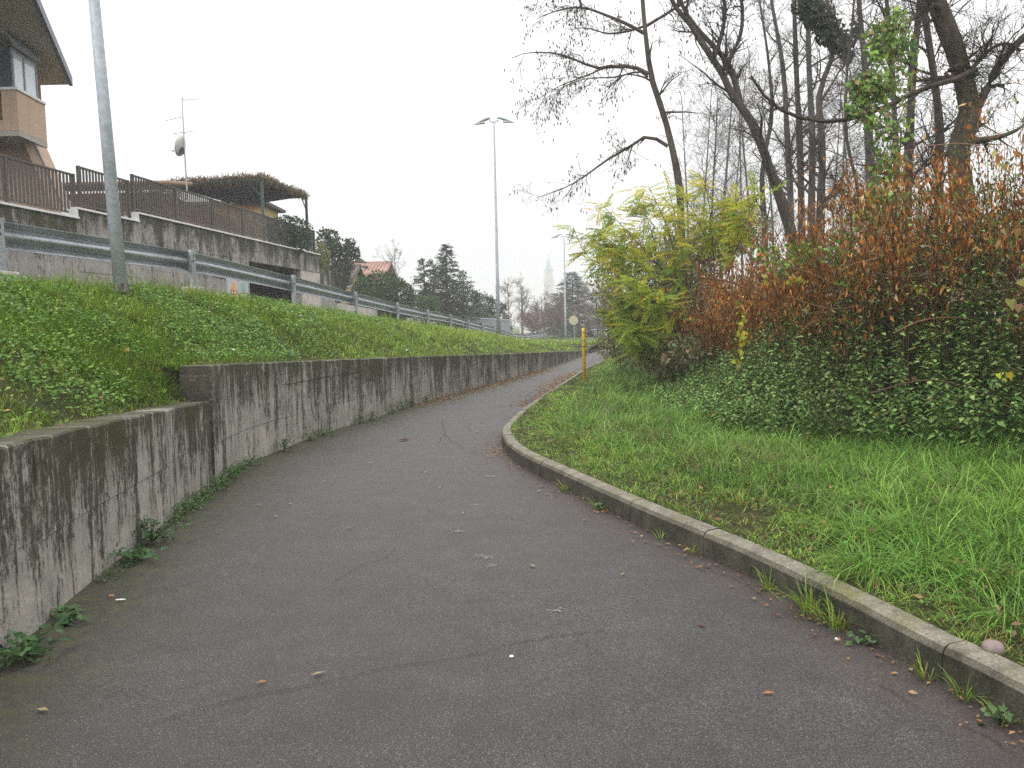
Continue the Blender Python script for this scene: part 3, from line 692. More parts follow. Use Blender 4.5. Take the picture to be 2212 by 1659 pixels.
MB().prism([(bx - .015, 19.72, bl), (bx + .02, 19.72, bl), (fx + .01, 19.72, 4.12), (fx - .025, 19.72, 4.12)], (0, 0, 0), (0, .029, 0)).build('buttress_flashing', 'fascia', hv)
MB().quadbox([(-18, by0, bl), (bxn, by0, bl), (bx, by1, bl), (-18, by1, bl), (-18, by0, bl + .12), (bxn, by0, bl + .12), (bx, by1, bl + .12), (-18, by1, bl + .12)]).build('balcony_floor', 'under_balcony', hv)
MB().quadbox([(bxn - .16, by0, bl + .125), (bxn, by0, bl + .125), (bx, by1 - .004, bl + .125), (bx - .16, by1 - .004, bl + .125), (bxn - .16, by0, bz - .06), (bxn, by0, bz - .06), (bx, by1 - .004, bz - .06), (bx - .16, by1 - .004, bz - .06)]).build('balcony_side_wall', 'beige_render', hv)
MB().box(bxn - .36, bxn - .165, by0, by0 + .14, bl + .125, bz - .06).build('balcony_corner', 'beige_render', hv)
MB().quadbox([(bxn - .38, by0 - .04, bz - .058), (bxn + .04, by0 - .04, bz - .058), (bx + .04, by1 - .01, bz - .058), (bx - .2, by1 - .01, bz - .058), (bxn - .38, by0 - .04, bz), (bxn + .04, by0 - .04, bz), (bx + .04, by1 - .01, bz), (bx - .2, by1 - .01, bz)]).build('balcony_coping', 'white_coping', hv)
rx = bxn - .365
MB().box(-18, rx, by0, by0 + .12, bl + .125, bl + .36).build('balcony_kerb', 'beige_render', hv)
for z in (bz - .1, bl + .40): MB().box(-18, rx, by0 + .03, by0 + .07, z, z + .045).build('balcony_rail', 'dark_metal', hv)
for q in range(14): MB().box(rx - .10 - .11 * q, rx - .085 - .11 * q, by0 + .04, by0 + .06, bl + .446, bz - .101).build('balcony_bar', 'dark_metal', hv)
MB().box(-18, rx, by1 - .06, by1 - .005, bl + .2, bz + .3).build('balcony_door', 'yellow_render', hv)
gt = float(D(20, 100, by0)[2]) ; gx = bxn - .08
def gq(y0, y1, x0, z0, z1, wd, nm, mat):
    sl_ = (bx - bxn) / (by1 - by0); a_, b2 = x0 + sl_ * (y0 - by0), x0 + sl_ * (y1 - by0)
    MB().quadbox([(a_ - wd, y0, z0), (a_, y0, z0), (b2, y1, z0), (b2 - wd, y1, z0), (a_ - wd, y0, z1), (a_, y0, z1), (b2, y1, z1), (b2 - wd, y1, z1)]).build(nm, mat, hv)
for z in (bz + .003, gt - .06): gq(by0 + .08, by1 - .12, gx, z, z + .06, .06, 'glazing_bar', 'pale_frame')
for y in (by0 + .08, by0 + .56, by1 - .17): gq(y, y + .05, gx - .004, bz + .064, gt - .061, .05, 'glazing_bar', 'pale_frame')
for y0_, y1_ in ((by0 + .131, by0 + .559), (by0 + .611, by1 - .171)): gq(y0_, y1_, gx - .025, bz + .064, gt - .061, .01, 'pane', 'window_glass')
MB().box(gx - .32, gx - .07, by0 + .05, by0 + .16, bz + .003, gt + .02).build('corner_post', 'slate_frame', hv)
for z in (bz - .1, bz + .45, gt - .12): MB().box(-18, gx - .325, by0 + .11, by0 + .15, z + .1, z + .2).build('glazing_bar', 'slate_frame', hv)
MB().box(-18, gx - .325, by0 + .125, by0 + .135, bz + .02, gt).build('pane', 'shed_glass', hv)
cv = [(gx - .5 + .62 * math.cos(a), 0, gt + .03 + .42 * math.sin(a)) for a in np.linspace(0, math.pi / 2, 9)]
MB().prism([(x, by0 - .06, z) for x, _, z in cv] + [(x - .03, by0 - .06, z - .04) for x, _, z in reversed(cv)], (0, 0, 0), (bx - bxn, by1 - by0 - .1, 0)).build('arched_canopy', 'pale_frame', hv)
A0, A1 = D(70, -2, 17.6), D(150, 183, 22.0); A0b = A0 + (A0 - A1) * .6
q4 = [A0b, A1, np.array([-19., A1[1], A1[2]]), np.array([-19., A0b[1], A0b[2]])]
MB().prism(q4, (0, 0, 0), (0, 0, .16)).build('roof', 'grey_soffit', hv)
MB().prism([A0b + (.0, 0, -.04), A1 + (0, 0, -.04), A1 + (.09, 0, -.04), A0b + (.09, 0, -.04)], (0, 0, 0), (0, 0, .24)).build('eaves_fascia', 'fascia', hv)

# bungalow with tiled roof behind the railing
bg_ = empty('bungalow', (-12, 28, 4.4)); tag(bg_, 'low ochre bungalow with tiled roof behind the brown railing', 'house')
MB().box(-16.0, -11.7, 27.4, 34.5, 4.3, 6.25).build('wall', 'ochre_render', bg_)
MB().box(-14.5, -10.5, 34.6, 37.0, 4.3, 6.85).build('side_wall', 'yellow_render', bg_)
for q in range(9): MB().box(-14.3 + .42 * q, -14.24 + .42 * q, 34.52, 34.59, 4.46, 6.0).build('lattice_slat', 'rail_brown', bg_)
MB().box(-14.6, -10.2, 34.2, 37.2, 6.86, 6.98).build('porch_roof', 'dark_tile', bg_)
rf = MB().quadbox([(-16.6, 26.7, 6.30), (-11.3, 26.7, 6.30), (-11.3, 31, 6.95), (-16.6, 31, 6.95), (-16.6, 26.7, 6.42), (-11.3, 26.7, 6.42), (-11.3, 31, 7.07), (-16.6, 31, 7.07)]).build('roof', 'dark_tile', bg_)
MB().box(-16.6, -11.3, 26.6, 26.69, 6.24, 6.36).build('gutter', 'dark_metal', bg_)
tile = MB(); tile.tube([(0, 0, 0), (0, .9, .136), (0, 1.5, .227), (0, 4.2, .635)], [.09, .085, .09, .09], 6); tme = tile.mesh('roof_tile', True)
for q in range(28):
    o = link('roof_tile_row', tme, 'roof_tile'); o.location = (-16.5 + .192 * q, 26.66, 6.42); place_loc = o.location.copy(); o.parent = bg_; o.location = place_loc - bg_.location
for x0 in (-13.9, -12.7): MB().box(x0, x0 + .8, 27.36, 27.399, 4.5, 5.9).build('door', 'dark_void', bg_)

# antenna mast
ab = D(402, 378, 27.6); at_ = D(393, 212, 27.6); t = empty('antenna_mast', ab); tag(t, 'thin antenna mast with yagi aerials and a satellite dish above the pergola', 'antenna')
def A(u, v): return D(u, v, 27.6)
place(MB().tube([ab - (0, 0, .6), A(399, 330), at_], [.03, .025, .018], 8).build('mast', 'galvanised'), t)
place(MB().tube([A(394, 216), A(433, 213.5)], .012, 5).build('boom', 'galvanised'), t); place(MB().tube([A(396, 252), A(356, 261)], .012, 5).build('boom', 'galvanised'), t); place(MB().tube([A(375, 288), A(415, 284)], .012, 5).build('boom', 'galvanised'), t)
for a, b_ in (((397, 216), (407, 227)), ((391, 208), (397, 216)), ((386, 243), (390, 252)), ((352, 280), (389, 293)), ((368, 274), (420, 297)), ((386, 272), (441, 294))): place(MB().tube([A(*a), A(*b_)], .007, 4).build('element', 'galvanised'), t)
dc = A(394, 316); m_ = MB(); nd = np.array([-.95, .15, .25]); nd /= np.linalg.norm(nd); xa = np.cross(nd, [0, 0, 1.]); xa /= np.linalg.norm(xa); ya = np.cross(xa, nd)
V = [tuple(dc - nd * .0)]; F = []
for r_, dz in ((.12, .01), (.22, .035), (.32, .08)):
    for q in range(20): V.append(tuple(dc + nd * dz + xa * r_ * math.cos(q * math.pi / 10) + ya * r_ * 1.12 * math.sin(q * math.pi / 10)))
for q in range(20): F.append((0, 1 + q, 1 + (q + 1) % 20))
for j in range(2):
    for q in range(20): F.append((1 + 20 * j + q, 21 + 20 * j + q, 21 + 20 * j + (q + 1) % 20, 1 + 20 * j + (q + 1) % 20))
me = bpy.data.meshes.new('dish'); me.from_pydata(V, [], F); me.polygons.foreach_set('use_smooth', [True] * len(F)); me.update(); dd = link('dish', me, 'dish_grey'); place(dd, t); dd.modifiers.new('s', 'SOLIDIFY').thickness = .012
place(MB().tube([A(395, 337), A(382, 328), A(374, 325)], [.012, .01, .01], 6).build('feed_arm', 'galvanised'), t); place(MB().tube([A(375, 326), A(371, 324)], [.04, .03], 8).build('receiver', 'dish_grey'), t)
place(MB().box(dc[0] - .07, dc[0] + .05, dc[1] - .08, dc[1] + .05, dc[2] - .26, dc[2] - .05).build('bracket', 'slate_frame'), t)

# pergola
pg = empty('pergola', (-9.5, 30.5, 4.45)); tag(pg, 'dark green metal pergola roofed with dry brown vines', 'pergola')
c1, c2 = D(565, 388, 28.9), D(661, 424, 33.0); ex = np.array([-3.3, .35, -.08]); c4, c3 = c1 + ex, c2 + ex
for p in (c1, c2, c3, c4): MB().box(p[0] - .045, p[0] + .045, p[1] - .045, p[1] + .045, 4.46, p[2] - .05).build('post', 'green_metal', pg)
def bar(a, b_, r=.045): MB().tube([a, b_], r, 4).build('beam', 'green_metal', pg)
for a, b_ in ((c1, c2), (c2, c3), (c3, c4), (c4, c1)): bar(a, b_, .06)
for f_ in (.25, .5, .75): bar(c1 + (c2 - c1) * f_, c4 + (c3 - c4) * f_)
for p, q in ((c1, c4), (c2, c1)):
    u_ = (q - p) / np.linalg.norm(q - p); bar(p + u_ * .6, p + np.array([0, 0, -.6]), .025)
MB().quadbox([p + np.array([0, 0, .05]) for p in (c1, c2, c3, c4)] + [p + np.array([0, 0, .08]) for p in (c1, c2, c3, c4)]).build('canopy_sheet', 'tarp', pg)
mid = (c1 + c2 + c3 + c4) / 4 + np.array([0, 0, -.55])
MB().poly([c1 * .8 + c4 * .2 + (0, 0, .0), c4, mid]).poly([c2, c1 * .8 + c4 * .2, mid]).build('sagging_shade', 'tarp', pg)
rng = np.random.default_rng(5); n = 14000; f1, f2 = rng.random(n), rng.random(n)
edge = rng.random(n) < .4; f1 = np.where(edge & (rng.random(n) < .5), 0.02 * rng.random(n), f1); f2 = np.where(edge & (f1 > .02), 0.02 * rng.random(n), f2)
P = c1 + (c2 - c1) * f1[:, None] * 1.03 + (c4 - c1) * f2[:, None] * 1.05; hump = .05 + .14 * np.abs(np.sin(f1 * 4 + 1.2)) * (1 - .5 * f1)
P[:, 2] += rng.random(n) * hump + .04 - (edge * rng.random(n) * .12)
lm = LM(); lm.add(DIA, DIT, P, unit(n, rng) + np.array([0, 0, -.2]), unit(n, rng), np.column_stack([rng.uniform(.02, .05, n), rng.uniform(.10, .26, n), np.full(n, .1)]), pick([(.17, .115, .075), (.11, .075, .05), (.24, .175, .12), (.10, .11, .04)], n, rng, .25, [.45, .3, .2, .05]))
lm.build('dry_vines', 'dead_leaf', pg)

# ------------------------------------------------------------------ shrubs, hedges and evergreen crowns
def cloud_pts(n, c, r, rng, shell=.6, lump=.18, flat=False):
    u_ = unit(n, rng); rad = np.where(rng.random(n) < shell, rng.uniform(.86, 1.03, n), rng.random(n) ** .4)
    lum = 1 + lump * np.sin(u_[:, 0] * 5 + c[0]) * np.cos(u_[:, 1] * 4.3 + c[1] * 2) + lump * .6 * np.sin(u_[:, 2] * 8 + u_[:, 0] * 6)
    return np.array(c) + u_ * np.array(r) * (rad * lum)[:, None], u_
def leafy(name, label, cat, c, r, n, size, cols, seed, group=None, trunk=None, box=False, lump=.15, asp=1.0):
    rng = np.random.default_rng(seed); c = np.array(c, float); r = np.array(r, float)
    t = empty(name, (c[0], c[1], c[2] - r[2])); tag(t, label, cat, group)
    if box:
        u_ = rng.uniform(-1, 1, (n, 3)); ax = rng.integers(0, 3, n); sh = rng.random(n) < .75
        for k in range(3): u_[:, k] = np.where(sh & (ax == k), np.sign(u_[:, k]) * rng.uniform(.93, 1.04, n), u_[:, k])
        P = c + u_ * r
    else: P, u_ = cloud_pts(n, c, r, rng, .6, lump)
    lm = LM(); d = u_ * .6 + unit(n, rng) + np.array([0, 0, -.1]); lm.add(OV, OT, P, d, u_ + unit(n, rng) * .8 + np.array([0, 0, .5]), np.column_stack([np.full(n, 1.), np.full(n, asp), np.full(n, 1.)]) * rng.uniform(.7, 1.3, (n, 1)) * size, pick(cols, n, rng, .22))
    lm.build('crown', 'leaf', t)
    m_ = MB()
    for q in range(4 if trunk is None else 1):
        a = q * 1.7; m_.tube([(c[0] + .05 * math.cos(a), c[1] + .05 * math.sin(a), c[2] - r[2] - (0 if trunk is None else trunk)), (c[0] + .3 * r[0] * math.cos(a), c[1] + .3 * r[1] * math.sin(a), c[2] - .1 * r[2]), (c[0] + .55 * r[0] * math.cos(a), c[1] + .55 * r[1] * math.sin(a), c[2] + .3 * r[2])], [.05 if trunk is None else .12, .04, .02], 6)
    place(m_.build('trunk', 'rail_brown'), t); return t
DG = [(.025, .05, .018), (.045, .08, .03), (.07, .11, .045)]
OL = [(.10, .11, .04), (.15, .15, .06), (.06, .08, .03)]
p = D(822, 640, 43); leafy('hedge', 'large rounded dark green laurel bush behind the crash barrier', 'bush', (p[0], p[1], 2.95), (1.78, 1.4, 1.5), 12000, .13, DG, 21, lump=.05)
p = D(919, 660, 46); leafy('hedge', 'small clipped green hedge right of the rounded laurel bush', 'hedge', (p[0], p[1], 2.0), (.75, .9, 1.2), 3500, .11, [(.05, .09, .03), (.07, .12, .04)], 22, box=True)
p = D(335, 425, 24.2); leafy('hedge', 'clipped green hedge behind the long brown railing', 'hedge', (p[0], p[1], 5.0), (.62, .7, .72), 2600, .09, [(.08, .11, .03), (.05, .08, .02)], 23, box=True)
p = D(630, 490, 31.6); leafy('bush', 'leafy green bush under the right end of the pergola', 'bush', (p[0] - .1, p[1], 5.2), (.85, .8, .72), 3000, .10, DG, 24)
p = D(688, 535, 38); leafy('bush', 'pale yellow-green bush right of the pergola', 'bush', (p[0], p[1], 4.6), (.5, .6, 1.0), 1800, .11, [(.20, .20, .08), (.14, .15, .06)], 25)
p = D(1000, 674, 62); leafy('bush', 'low pale hedge above the steel sheet fence', 'hedge', (p[0], p[1], 1.9), (2.6, .8, .75), 2600, .16, [(.14, .17, .08), (.10, .13, .06)], 26)
# broadleaf evergreen with clumpy crown
rng = np.random.default_rng(31); p = D(722, 560, 44); t = empty('broadleaf_tree', (p[0], p[1], 1.9)); tag(t, 'clumpy dark evergreen tree rising right of the pergola', 'tree')
lm = LM(); m_ = MB(); base = np.array([p[0], p[1], 1.6])
for (u_, v_, rr) in [(700, 520, .45), (715, 510, .4), (705, 545, .6), (735, 530, .45), (748, 545, .4), (760, 541, .35), (766, 549, .3), (725, 560, .7), (745, 570, .5), (710, 580, .8), (735, 590, .6), (690, 560, .5), (757, 523, .22), (700, 505, .3), (722, 538, .5)]:
    cc = D(u_, v_, 44 + rng.uniform(-.6, .6)); n = int(480 * rr); P, q = cloud_pts(n, cc, (rr * .9, rr * .9, rr * .7), rng, .5, .2)
    lm.add(OV, OT, P, q + unit(n, rng) * .8, q + unit(n, rng) * .6 + np.array([0, 0, .6]), rng.uniform(.12, .22, n), pick([(.04, .065, .03), (.06, .09, .045), (.02, .035, .015)], n, rng, .2))
    m_.tube([base + (0, 0, 1.0), base * .4 + cc * .6, cc], [.1, .06, .03], 5)
lm.build('crown', 'leaf', t); m_.tube([base, base + (0, 0, 1.5)], [.2, .14], 8); place(m_.build('trunk', 'rail_brown'), t)

def conifer(label, u, vtop, y, zb, rmax, cols, seed, n=140, droop=.06, group='garden and street conifers', skip=0.0, spr=.26, dens=.10, kind='conifer_tree'):
    rng = np.random.default_rng(seed); top = D(u, vtop, y); H = top[2] - zb; t = empty(kind, (top[0], y, zb)); tag(t, label, 'tree', group)
    m_ = MB(); m_.tube([(top[0], y, zb - .1), (top[0], y, zb + H * .5), (top[0], y, top[2])], [.03 * H, .016 * H, .008], 7)
    lm = LM(); 
    for k in range(n):
        f_ = (k + rng.random()) / n; f_ = skip + (1 - skip) * f_; z = zb + H * f_; az = rng.random() * 6.28; L = rmax * ((1 - f_) ** .75) * rng.uniform(.55, 1.1) + .12
        d = np.array([math.cos(az), math.sin(az), 0]); ns = max(4, int(L / dens)); s_ = np.linspace(.12, 1, ns); el = rng.uniform(-.1, .35)
        pts = np.array([top[0], y, z]) + d * (s_ * L)[:, None] + np.array([0, 0, 1.]) * (el * s_ * L - droop * L * s_ ** 2)[:, None]
        m_.tube([(top[0], y, z), tuple(pts[ns // 2]), tuple(pts[-1])], [.02, .012, .005], 3, False)
        for rep_ in range(3):
            Pq = pts + rng.normal(0, .05, pts.shape); sd = np.cross(d, [0, 0, 1.]) * rng.choice([-1, 1], ns)[:, None]
            lm.add(DIA, DIT, Pq, d * rng.uniform(.4, 1, (ns, 1)) + sd * rng.uniform(.2, .9, (ns, 1)) + np.array([0, 0, -.15]) + rng.normal(0, .2, (ns, 3)), np.array([0, 0, 1.]) + rng.normal(0, .4, (ns, 3)), np.column_stack([np.full(ns, .15), np.full(ns, spr) * rng.uniform(.7, 1.3, ns), np.full(ns, .1)]), pick(cols, ns, rng, .2))
    lm.build('crown', 'leaf', t); place(m_.build('trunk', 'rail_brown'), t); return t
CG = [(.045, .065, .042), (.075, .10, .066), (.032, .048, .034)]
conifer('tall dark fir with a thin pointed tip behind the laurel bush', 963, 528, 58, 1.0, 2.5, CG, 41, 210)
conifer('twin-topped fir left of the tall pointed fir', 915, 560, 60, 1.0, 1.9, CG, 42, 130, group=None)
conifer('grey-green fir with feathery branches right of the tall pointed fir', 1000, 585, 62, .9, 2.5, [(.07, .09, .06), (.10, .11, .07)], 43, 90)
conifer('slim dark fir between the pointed fir and its left neighbour', 935, 562, 60, 1.0, 1.3, CG, 44, 90)
conifer('dark small cypress just left of the middle lamp post', 1058, 640, 64, .6, .9, CG, 45, 70)
conifer('dark round-topped cypress right of the middle lamp post', 1086, 655, 66, .5, .8, CG, 46, 60)
conifer('low dark spreading fir between the firs and the middle lamp post', 1030, 630, 63, .6, 1.7, CG, 47, 90)
conifer('big blue-green cedar behind the distant lamp post', 1236, 588, 95, 0, 5.2, [(.04, .065, .05), (.06, .085, .065), (.03, .05, .04)], 48, 170, .16, spr=.75, dens=.16)
p = D(985, 640, 66); leafy('bush', 'dense dark shrub mass behind the firs', 'bush', (p[0], p[1], 2.6), (3.6, 1.5, 2.0), 7000, .2, [(.04, .06, .035), (.07, .085, .05), (.10, .105, .06)], 29)
p = D(912, 625, 66); leafy('bush', 'olive brown shrub at the foot of the firs', 'bush', (p[0], p[1], 2.3), (1.3, 1.2, 2.2), 3500, .16, OL, 27)
p = D(1212, 668, 88); leafy('bush', 'rounded grey-green shrub in front of the cedar', 'bush', (p[0], p[1], 2.0), (1.9, 1.4, 1.9), 3000, .2, [(.08, .11, .06), (.06, .08, .05)], 28)

# ------------------------------------------------------------------ bare trees
def m_bark():
    b = NB('bark'); a = b.n('Attribute', _attribute_name='Col').outputs['Color']; P = b.pos()
    f = b.noise(b.scale(P, (14, 14, 3)), 1.0, 6, 0.75)
    c = b.mix(1.0, a, b.ramp(f, [(.28, .45), (.5, 1.0), (.72, 1.7)]), 'MULTIPLY')
    return b.done(c, .95, b.bump(f, .9, .03), 0, .15)
m_bark()
def walk(P0, d0, L, m_, trop, jit, rng):
    n = len(P0); out = np.empty((n, m_, 3)); out[:, 0] = P0; d = d0.copy(); st = (L / (m_ - 1))[:, None]
    for j in range(1, m_):
        d = d + rng.normal(0, jit, (n, 3)) + np.asarray(trop); d /= np.linalg.norm(d, axis=1)[:, None]; out[:, j] = out[:, j - 1] + d * st
    return out
def kids(P, R, per, L, ang, m_, trop, jit, rng, t0=.2, rr=.55, tip=.0035, rmin=.004):
    n, mp, _ = P.shape; i = np.repeat(np.arange(n), per); k = len(i); t = (t0 + (1 - t0) * rng.random(k)) * (mp - 1); a = np.minimum(t.astype(int), mp - 2); f_ = (t - a)[:, None]
    p0 = P[i, a] * (1 - f_) + P[i, a + 1] * f_; tg = P[i, a + 1] - P[i, a]; tg /= np.linalg.norm(tg, axis=1)[:, None] + 1e-9
    r = R[i, a] * (1 - f_[:, 0]) + R[i, a + 1] * f_[:, 0]
    pr = np.cross(tg, unit(k, rng)); pr /= np.linalg.norm(pr, axis=1)[:, None] + 1e-9; an = ang * rng.uniform(.6, 1.3, k)
    d = tg * np.cos(an)[:, None] + pr * np.sin(an)[:, None]; ln = L * rng.uniform(.5, 1.2, k) * (1 - .45 * t / (mp - 1))
    C = walk(p0, d, ln, m_, trop, jit, rng); r0 = np.maximum(r * rr, rmin); s_ = np.linspace(0, 1, m_)
    return C, r0[:, None] * (1 - s_) + tip * s_
def resamp(P, m_):
    P = np.array(P, float); q, s_ = spline(P, 1e9) if False else (P, None)
    sp_, _ = spline(P, max(.02, np.linalg.norm(np.diff(P, axis=0), axis=1).sum() / (m_ * 1.0)))
    t = np.linspace(0, 1, m_); u_ = np.linspace(0, 1, len(sp_)); return np.stack([np.interp(t, u_, sp_[:, k]) for k in range(3)], 1)
def bare_tree(label, trunk, r0, r1, seed, col=(.085, .07, .06), n1=14, L1=2.2, n2=6, L2=.9, n3=5, L3=.4, ang=.8, trop=(0, 0, .05), t0=.25, group='bare trees on the bank', extra=(), pods=0, name='bare_tree', jit=.16, tip=.0035, k=9):
    """trunk: list of 3d points; extra: list of (points, r0, r1) limbs given by hand"""
    rng = np.random.default_rng(seed); T0 = resamp(trunk, 18)[None]; s_ = np.linspace(0, 1, 18); R0 = (r0 * (1 - s_) + r1 * s_)[None]
    root = empty(name, trunk[0]); tag(root, label, 'tree', group); lmt = LM(); lmb = LM()
    def put(lm, P, R, kk, dark=1.0):
        V, T = tubes(P, R, kk); n = P.shape[0] * P.shape[1]; cc = np.array(col) * dark * (1 + rng.normal(0, .10, (n, 1))); lm.raw(V, T, np.repeat(cc, kk, axis=0))
    R0w = R0 * (1 + .06 * np.sin(s_ * 23 + seed)[None]); put(lmt, T0, R0w, k)
    lv = [(T0, R0)]; limbs = []
    for pts, a, b_ in extra:
        E = resamp(pts, 12)[None]; q = np.linspace(0, 1, 12); Re = (a * (1 - q) + b_ * q)[None]; put(lmb, E, Re, 6); limbs.append((E, Re))
    b1 = kids(T0, R0, n1, L1, ang, 7, trop, jit, rng, t0, .42, tip * 1.3) if n1 else None
    src = []
    if b1: put(lmb, *b1, 4); src.append(b1)
    for E, Re in limbs:
        c1_ = kids(E, Re, max(5, int(n2 * 1.8)), L1 * .5, .9, 7, trop, jit, rng, .15, .55, tip); put(lmb, *c1_, 4); src.append(c1_); c0 = kids(E, Re, n3 * 3, L3 * 1.2, .9, 4, trop, jit, rng, .15, .4, tip * .8); put(lmb, *c0, 3)
    pod = []
    for S in src:
        b2 = kids(*S, n2, L2, .8, 4, trop, jit * 1.2, rng, .15, .55, tip); put(lmb, *b2, 3)
        b3 = kids(*b2, n3, L3, .75, 3, trop, jit * 1.3, rng, .1, .6, tip * .75, .003); put(lmb, *b3, 3); pod.append(b2[0][:, 1:].reshape(-1, 3)); pod.append(b3[0][:, -1])
    lmt.build('trunk', 'bark', root); 
    if lmb.V: lmb.build('crown', 'bark', root)
    if pods and pod:
        Q = np.concatenate(pod); ii = rng.choice(len(Q), min(pods, len(Q)), replace=False); n = len(ii); lp = LM(); cl = Q[ii][:, None, :] + rng.normal(0, .05, (n, 3, 3)); cl = cl.reshape(-1, 3); n3_ = len(cl)
        lp.add(DIA, DIT, cl, np.array([0, 0, -1.]) + rng.normal(0, .25, (n3_, 3)), unit(n3_, rng), np.column_stack([np.full(n3_, .045), rng.uniform(.06, .13, n3_), np.full(n3_, .1)]), pick([(.06, .045, .04), (.10, .07, .055)], n3_, rng)); tag(lp.build('seed_pods', 'dead_leaf', root), kind='stuff')
    return root
def DD(pts, y): return [D(u_, v_, y) for u_, v_ in pts]
BK = (.068, .057, .05); BKG = (.11, .098, .092)
ya_ = 19.0
bare_tree('slender locust tree with drooping seed pods leaning over the yellow shrub', [D(1475, 640, ya_)] + DD([(1470, 430), (1465, 380), (1450, 310), (1432, 240), (1408, 175), (1400, 120), (1393, 60), (1388, 0), (1384, -70), (1378, -160)], ya_), .105, .035, 51, (.085, .07, .06), 8, 1.6, 5, .85, 4, .4, .9, (0, 0, -.06), .45, tip=.002, jit=.22, extra=[
    (DD([(1392, 72), (1344, 47), (1291, 26), (1256, 15), (1206, 22), (1160, 40)], ya_), .045, .008), (DD([(1393, 56), (1358, 67), (1314, 73), (1267, 60), (1230, 65)], ya_), .03, .007), (DD([(1393, 58), (1431, 35), (1487, 0), (1540, -40)], ya_), .04, .015),
    (DD([(1401, 160), (1373, 146), (1332, 142), (1300, 149), (1270, 141), (1206, 116), (1139, 114), (1106, 125)], ya_), .05, .006), (DD([(1400, 167), (1379, 154), (1329, 167), (1260, 171), (1190, 200)], ya_), .025, .005), (DD([(1300, 149), (1255, 168), (1206, 187), (1160, 215)], ya_), .02, .005),
    (DD([(1443, 316), (1405, 293), (1387, 299), (1358, 319), (1314, 343), (1267, 378), (1218, 407), (1156, 428)], ya_), .045, .005), (DD([(1256, 15), (1252, -10), (1250, -60)], ya_), .03, .01)], pods=620)
yb_ = 18.0
bare_tree('dark leaning tree forking over the rust-brown thicket', [D(1745, 640, yb_)] + DD([(1700, 470), (1666, 375), (1636, 287), (1613, 243), (1578, 205), (1560, 155), (1537, 123), (1513, 88), (1490, 50), (1464, 23), (1440, -20)], yb_), .145, .045, 52, BK, 13, 1.9, 5, .8, 5, .4, .8, (0, 0, .02), .3, tip=.0022, jit=.2, extra=[
    (DD([(1600, 225), (1578, 146), (1549, 108), (1513, 70), (1484, 32), (1465, -10)], yb_ + .1), .07, .04), (DD([(1543, 123), (1557, 82), (1566, 29), (1560, -20)], yb_), .055, .03), (DD([(1560, 155), (1592, 97), (1604, 44), (1598, -30)], yb_), .055, .03)], pods=120)
yc_ = 12.5
tree_c = bare_tree('thick ivy-flecked tree with a forked dark limb at the right edge', [D(2088, 640, yc_)] + DD([(2080, 430), (2072, 370), (2066, 332), (2078, 290), (2099, 252), (2092, 205), (2077, 164), (2068, 117), (2047, 67), (2030, 23), (2008, -40), (1990, -120)], yc_), .19, .115, 53, (.068, .054, .042), 7, 1.5, 6, .7, 5, .35, .9, (0, 0, .02), .4, k=12, tip=.0022, jit=.22, extra=[
    (DD([(2108, 240), (2136, 182), (2156, 141), (2177, 117), (2212, 79), (2290, 10)], yc_ - .1), .065, .045), (DD([(2108, 150), (2060, 173), (2001, 188), (1942, 217), (1884, 243), (1808, 264), (1746, 258), (1693, 243), (1649, 205), (1622, 164)], yc_ - .4), .045, .02),
    (DD([(2080, 175), (2040, 160), (2075, 138), (2110, 112)], yc_ - .2), .04, .02), (DD([(2098, 150), (2141, 105), (2177, 94), (2205, 110)], yc_ - .2), .035, .02), (DD([(2030, 15), (2012, 12), (1995, 20), (1985, 8)], yc_ - .2), .05, .03)])
SPEC = [  # label, trunk pts (u,v), depth, r0, r1
    ('straight ivy-flecked trunk left of the thick forked tree', [(2030, 640), (2028, 410), (2030, 280), (2015, 150), (2000, 50), (1992, -20), (1985, -150)], 13.5, .125, .09),
    ('straight grey trunk right of the green vine column', [(1955, 640), (1960, 405), (1968, 230), (1975, 110), (1985, 30), (1990, -120)], 14.5, .14, .10),
    ('trunk inside the green vine column', [(1935, 640), (1937, 400), (1932, 250), (1925, 120), (1915, 0), (1910, -120)], 13.0, .085, .06),
    ('pale grey trunk left of the green vine column', [(1885, 640), (1880, 395), (1872, 260), (1866, 120), (1855, 0), (1850, -120)], 17.0, .14, .09),
    ('thin bowed dark stem left of the vine column', [(1868, 640), (1853, 405), (1832, 330), (1826, 240), (1830, 150), (1842, 40), (1850, -90)], 15.5, .06, .035),
    ('dark trunk rising into the ivy clump', [(1772, 640), (1772, 470), (1777, 320), (1768, 200), (1800, 120), (1790, 20), (1770, -90)], 19.0, .16, .08),
    ('straight trunk with a pale upper half behind the thicket crest', [(1753, 640), (1753, 450), (1755, 300), (1748, 160), (1745, 20), (1742, -120)], 20.0, .15, .10),
    ('straight brown trunk third from the leaning tree', [(1731, 640), (1731, 457), (1727, 300), (1720, 150), (1716, 20), (1714, -120)], 20.5, .15, .09),
    ('twiggy grey trunk just right of the leaning tree', [(1708, 640), (1708, 440), (1700, 290), (1692, 150), (1668, 10), (1650, -120)], 21.0, .15, .07),
    ('short dark trunk behind the leaning tree', [(1655, 640), (1652, 480), (1645, 400), (1652, 330), (1668, 250), (1660, 130), (1640, 0)], 22.0, .13, .05)]
for i, (lb, pts, y, r0, r1) in enumerate(SPEC):
    bare_tree(lb, DD(pts, y), r0 * .72, r1 * .42, 60 + i, BKG if i in (3, 6, 8) else (.085, .072, .064), 18, 1.9, 8, .85, 6, .42, .8, (0, 0, .03), .22, tip=.0025, jit=.2)
rng = np.random.default_rng(77)
